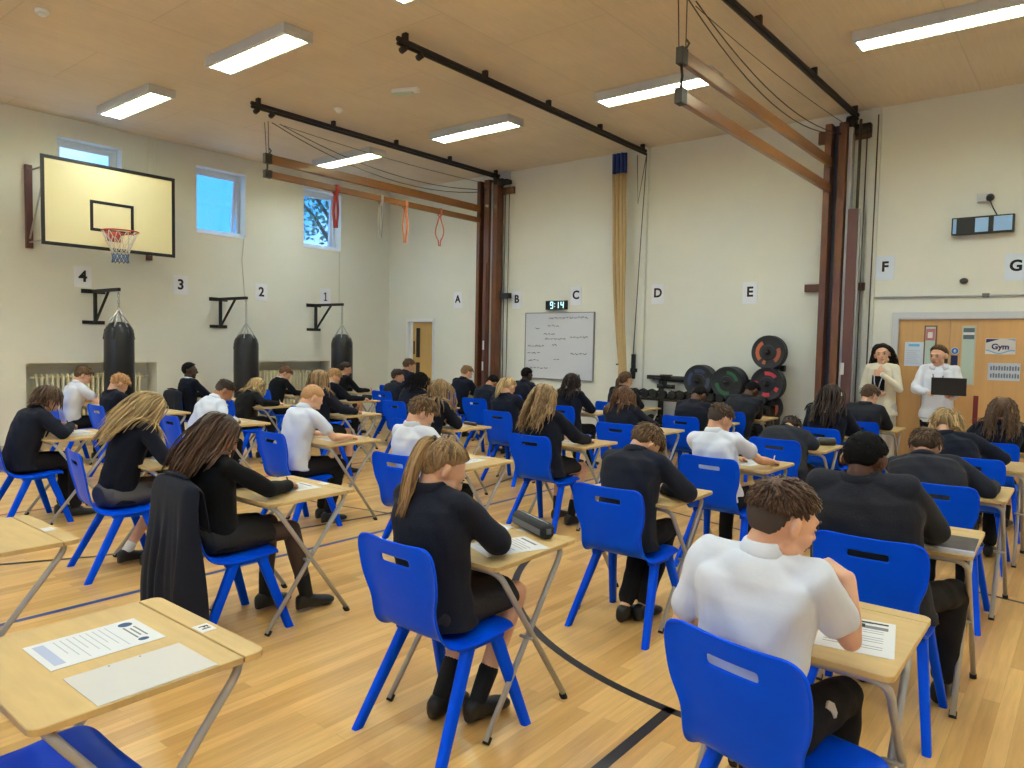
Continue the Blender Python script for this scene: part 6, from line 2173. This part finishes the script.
# laptop
lp_ = world(w2, (-0.10, 0.34, 1.12))
r = empty('laptop', tuple(lp_), PI + 0.1)
MB().box((-0.02, -0.02, 0.0), (0.33, 0.23, 0.016)).build('laptop_base', M_BLACK, r, smooth=False, bevel=0.004)
MB().box((-0.02, 0.13, 0.09), (0.33, 0.010, 0.195), np.array(Matrix.Rotation(-0.20, 3, 'X'))).build('laptop_lid', mat('laptop black', hexc(36, 37, 42), 0.4), r, smooth=False, bevel=0.004)
MB().box((-0.02, 0.120, 0.092), (0.30, 0.003, 0.165), np.array(Matrix.Rotation(-0.20, 3, 'X'))).build('laptop_screen', mat('laptop screen', hexc(60, 66, 80), 0.2), r, smooth=False)
tag(r, 'open black laptop held by the person in white hoodie', 'laptop')

# ------------------------------------------------------------------ tree outside the far window
r = empty('tree', (-17.5, 13.6, 0))
mb = MB()
mb.tube([(0, 0, 0), (0.1, 0.1, 3), (0, 0, 6)], [0.25, 0.2, 0.08])
for k in range(9):
    a = k * 2.4
    mb.tube([(0, 0, 3.2 + 0.35 * k), (1.0 * math.cos(a), 1.0 * math.sin(a), 4.2 + 0.4 * k), (1.9 * math.cos(a), 1.9 * math.sin(a), 4.9 + 0.4 * k)], [0.07, 0.05, 0.02], n=6)
mb.build('trunk', mat('bark', hexc(90, 76, 62), 0.9, noise=0.3, nscale=20), r)
mb = MB()
for k in range(2600):
    v = rng.normal(size=3)
    v = v / np.linalg.norm(v) * (rng.random() ** 0.4) * np.array((2.1, 2.1, 2.2)) + np.array((0, 0, 6.3))
    a = nrm(rng.normal(size=3)) * 0.10
    b = nrm(rng.normal(size=3)) * 0.05
    mb.add([v - a, v - b, v + a, v + b], [(0, 1, 2, 3)])
mb.build('foliage', mat('leaf', hexc(86, 118, 96), 0.5, island=0.4), r, smooth=False)
tag(r, 'leafy tree outside the window nearest the corner', 'tree')

# ================================================================== LIGHT
w = bpy.data.worlds.new('sky')
SC.world = w
w.use_nodes = True
nt = w.node_tree
bg = nt.nodes['Background']
tc = nt.nodes.new('ShaderNodeTexCoord')
nz = nt.nodes.new('ShaderNodeTexNoise')
nz.inputs['Scale'].default_value = 2.6
nz.inputs['Detail'].default_value = 7
nt.links.new(tc.outputs['Generated'], nz.inputs['Vector'])
cr = nt.nodes.new('ShaderNodeValToRGB')
cr.color_ramp.elements[0].position = 0.47
cr.color_ramp.elements[0].color = (0.045, 0.22, 0.50, 1)
cr.color_ramp.elements[1].position = 0.66
cr.color_ramp.elements[1].color = (0.62, 0.74, 0.88, 1)
nt.links.new(nz.outputs['Fac'], cr.inputs['Fac'])
nt.links.new(cr.outputs['Color'], bg.inputs['Color'])
bg.inputs['Strength'].default_value = 1.5

vs = SC.view_settings
vs.view_transform = 'Standard'
vs.look = 'None'
vs.gamma = 1
vs.use_curve_mapping = False
vs.exposure = 1.36
SC.cycles.use_denoising = True
SC.cycles.max_bounces = 7
SC.cycles.diffuse_bounces = 5
SC.cycles.glossy_bounces = 3
SC.cycles.transparent_max_bounces = 6
SC.cycles.caustics_reflective = False
SC.cycles.caustics_refractive = False
SC.cycles.sample_clamp_indirect = 6
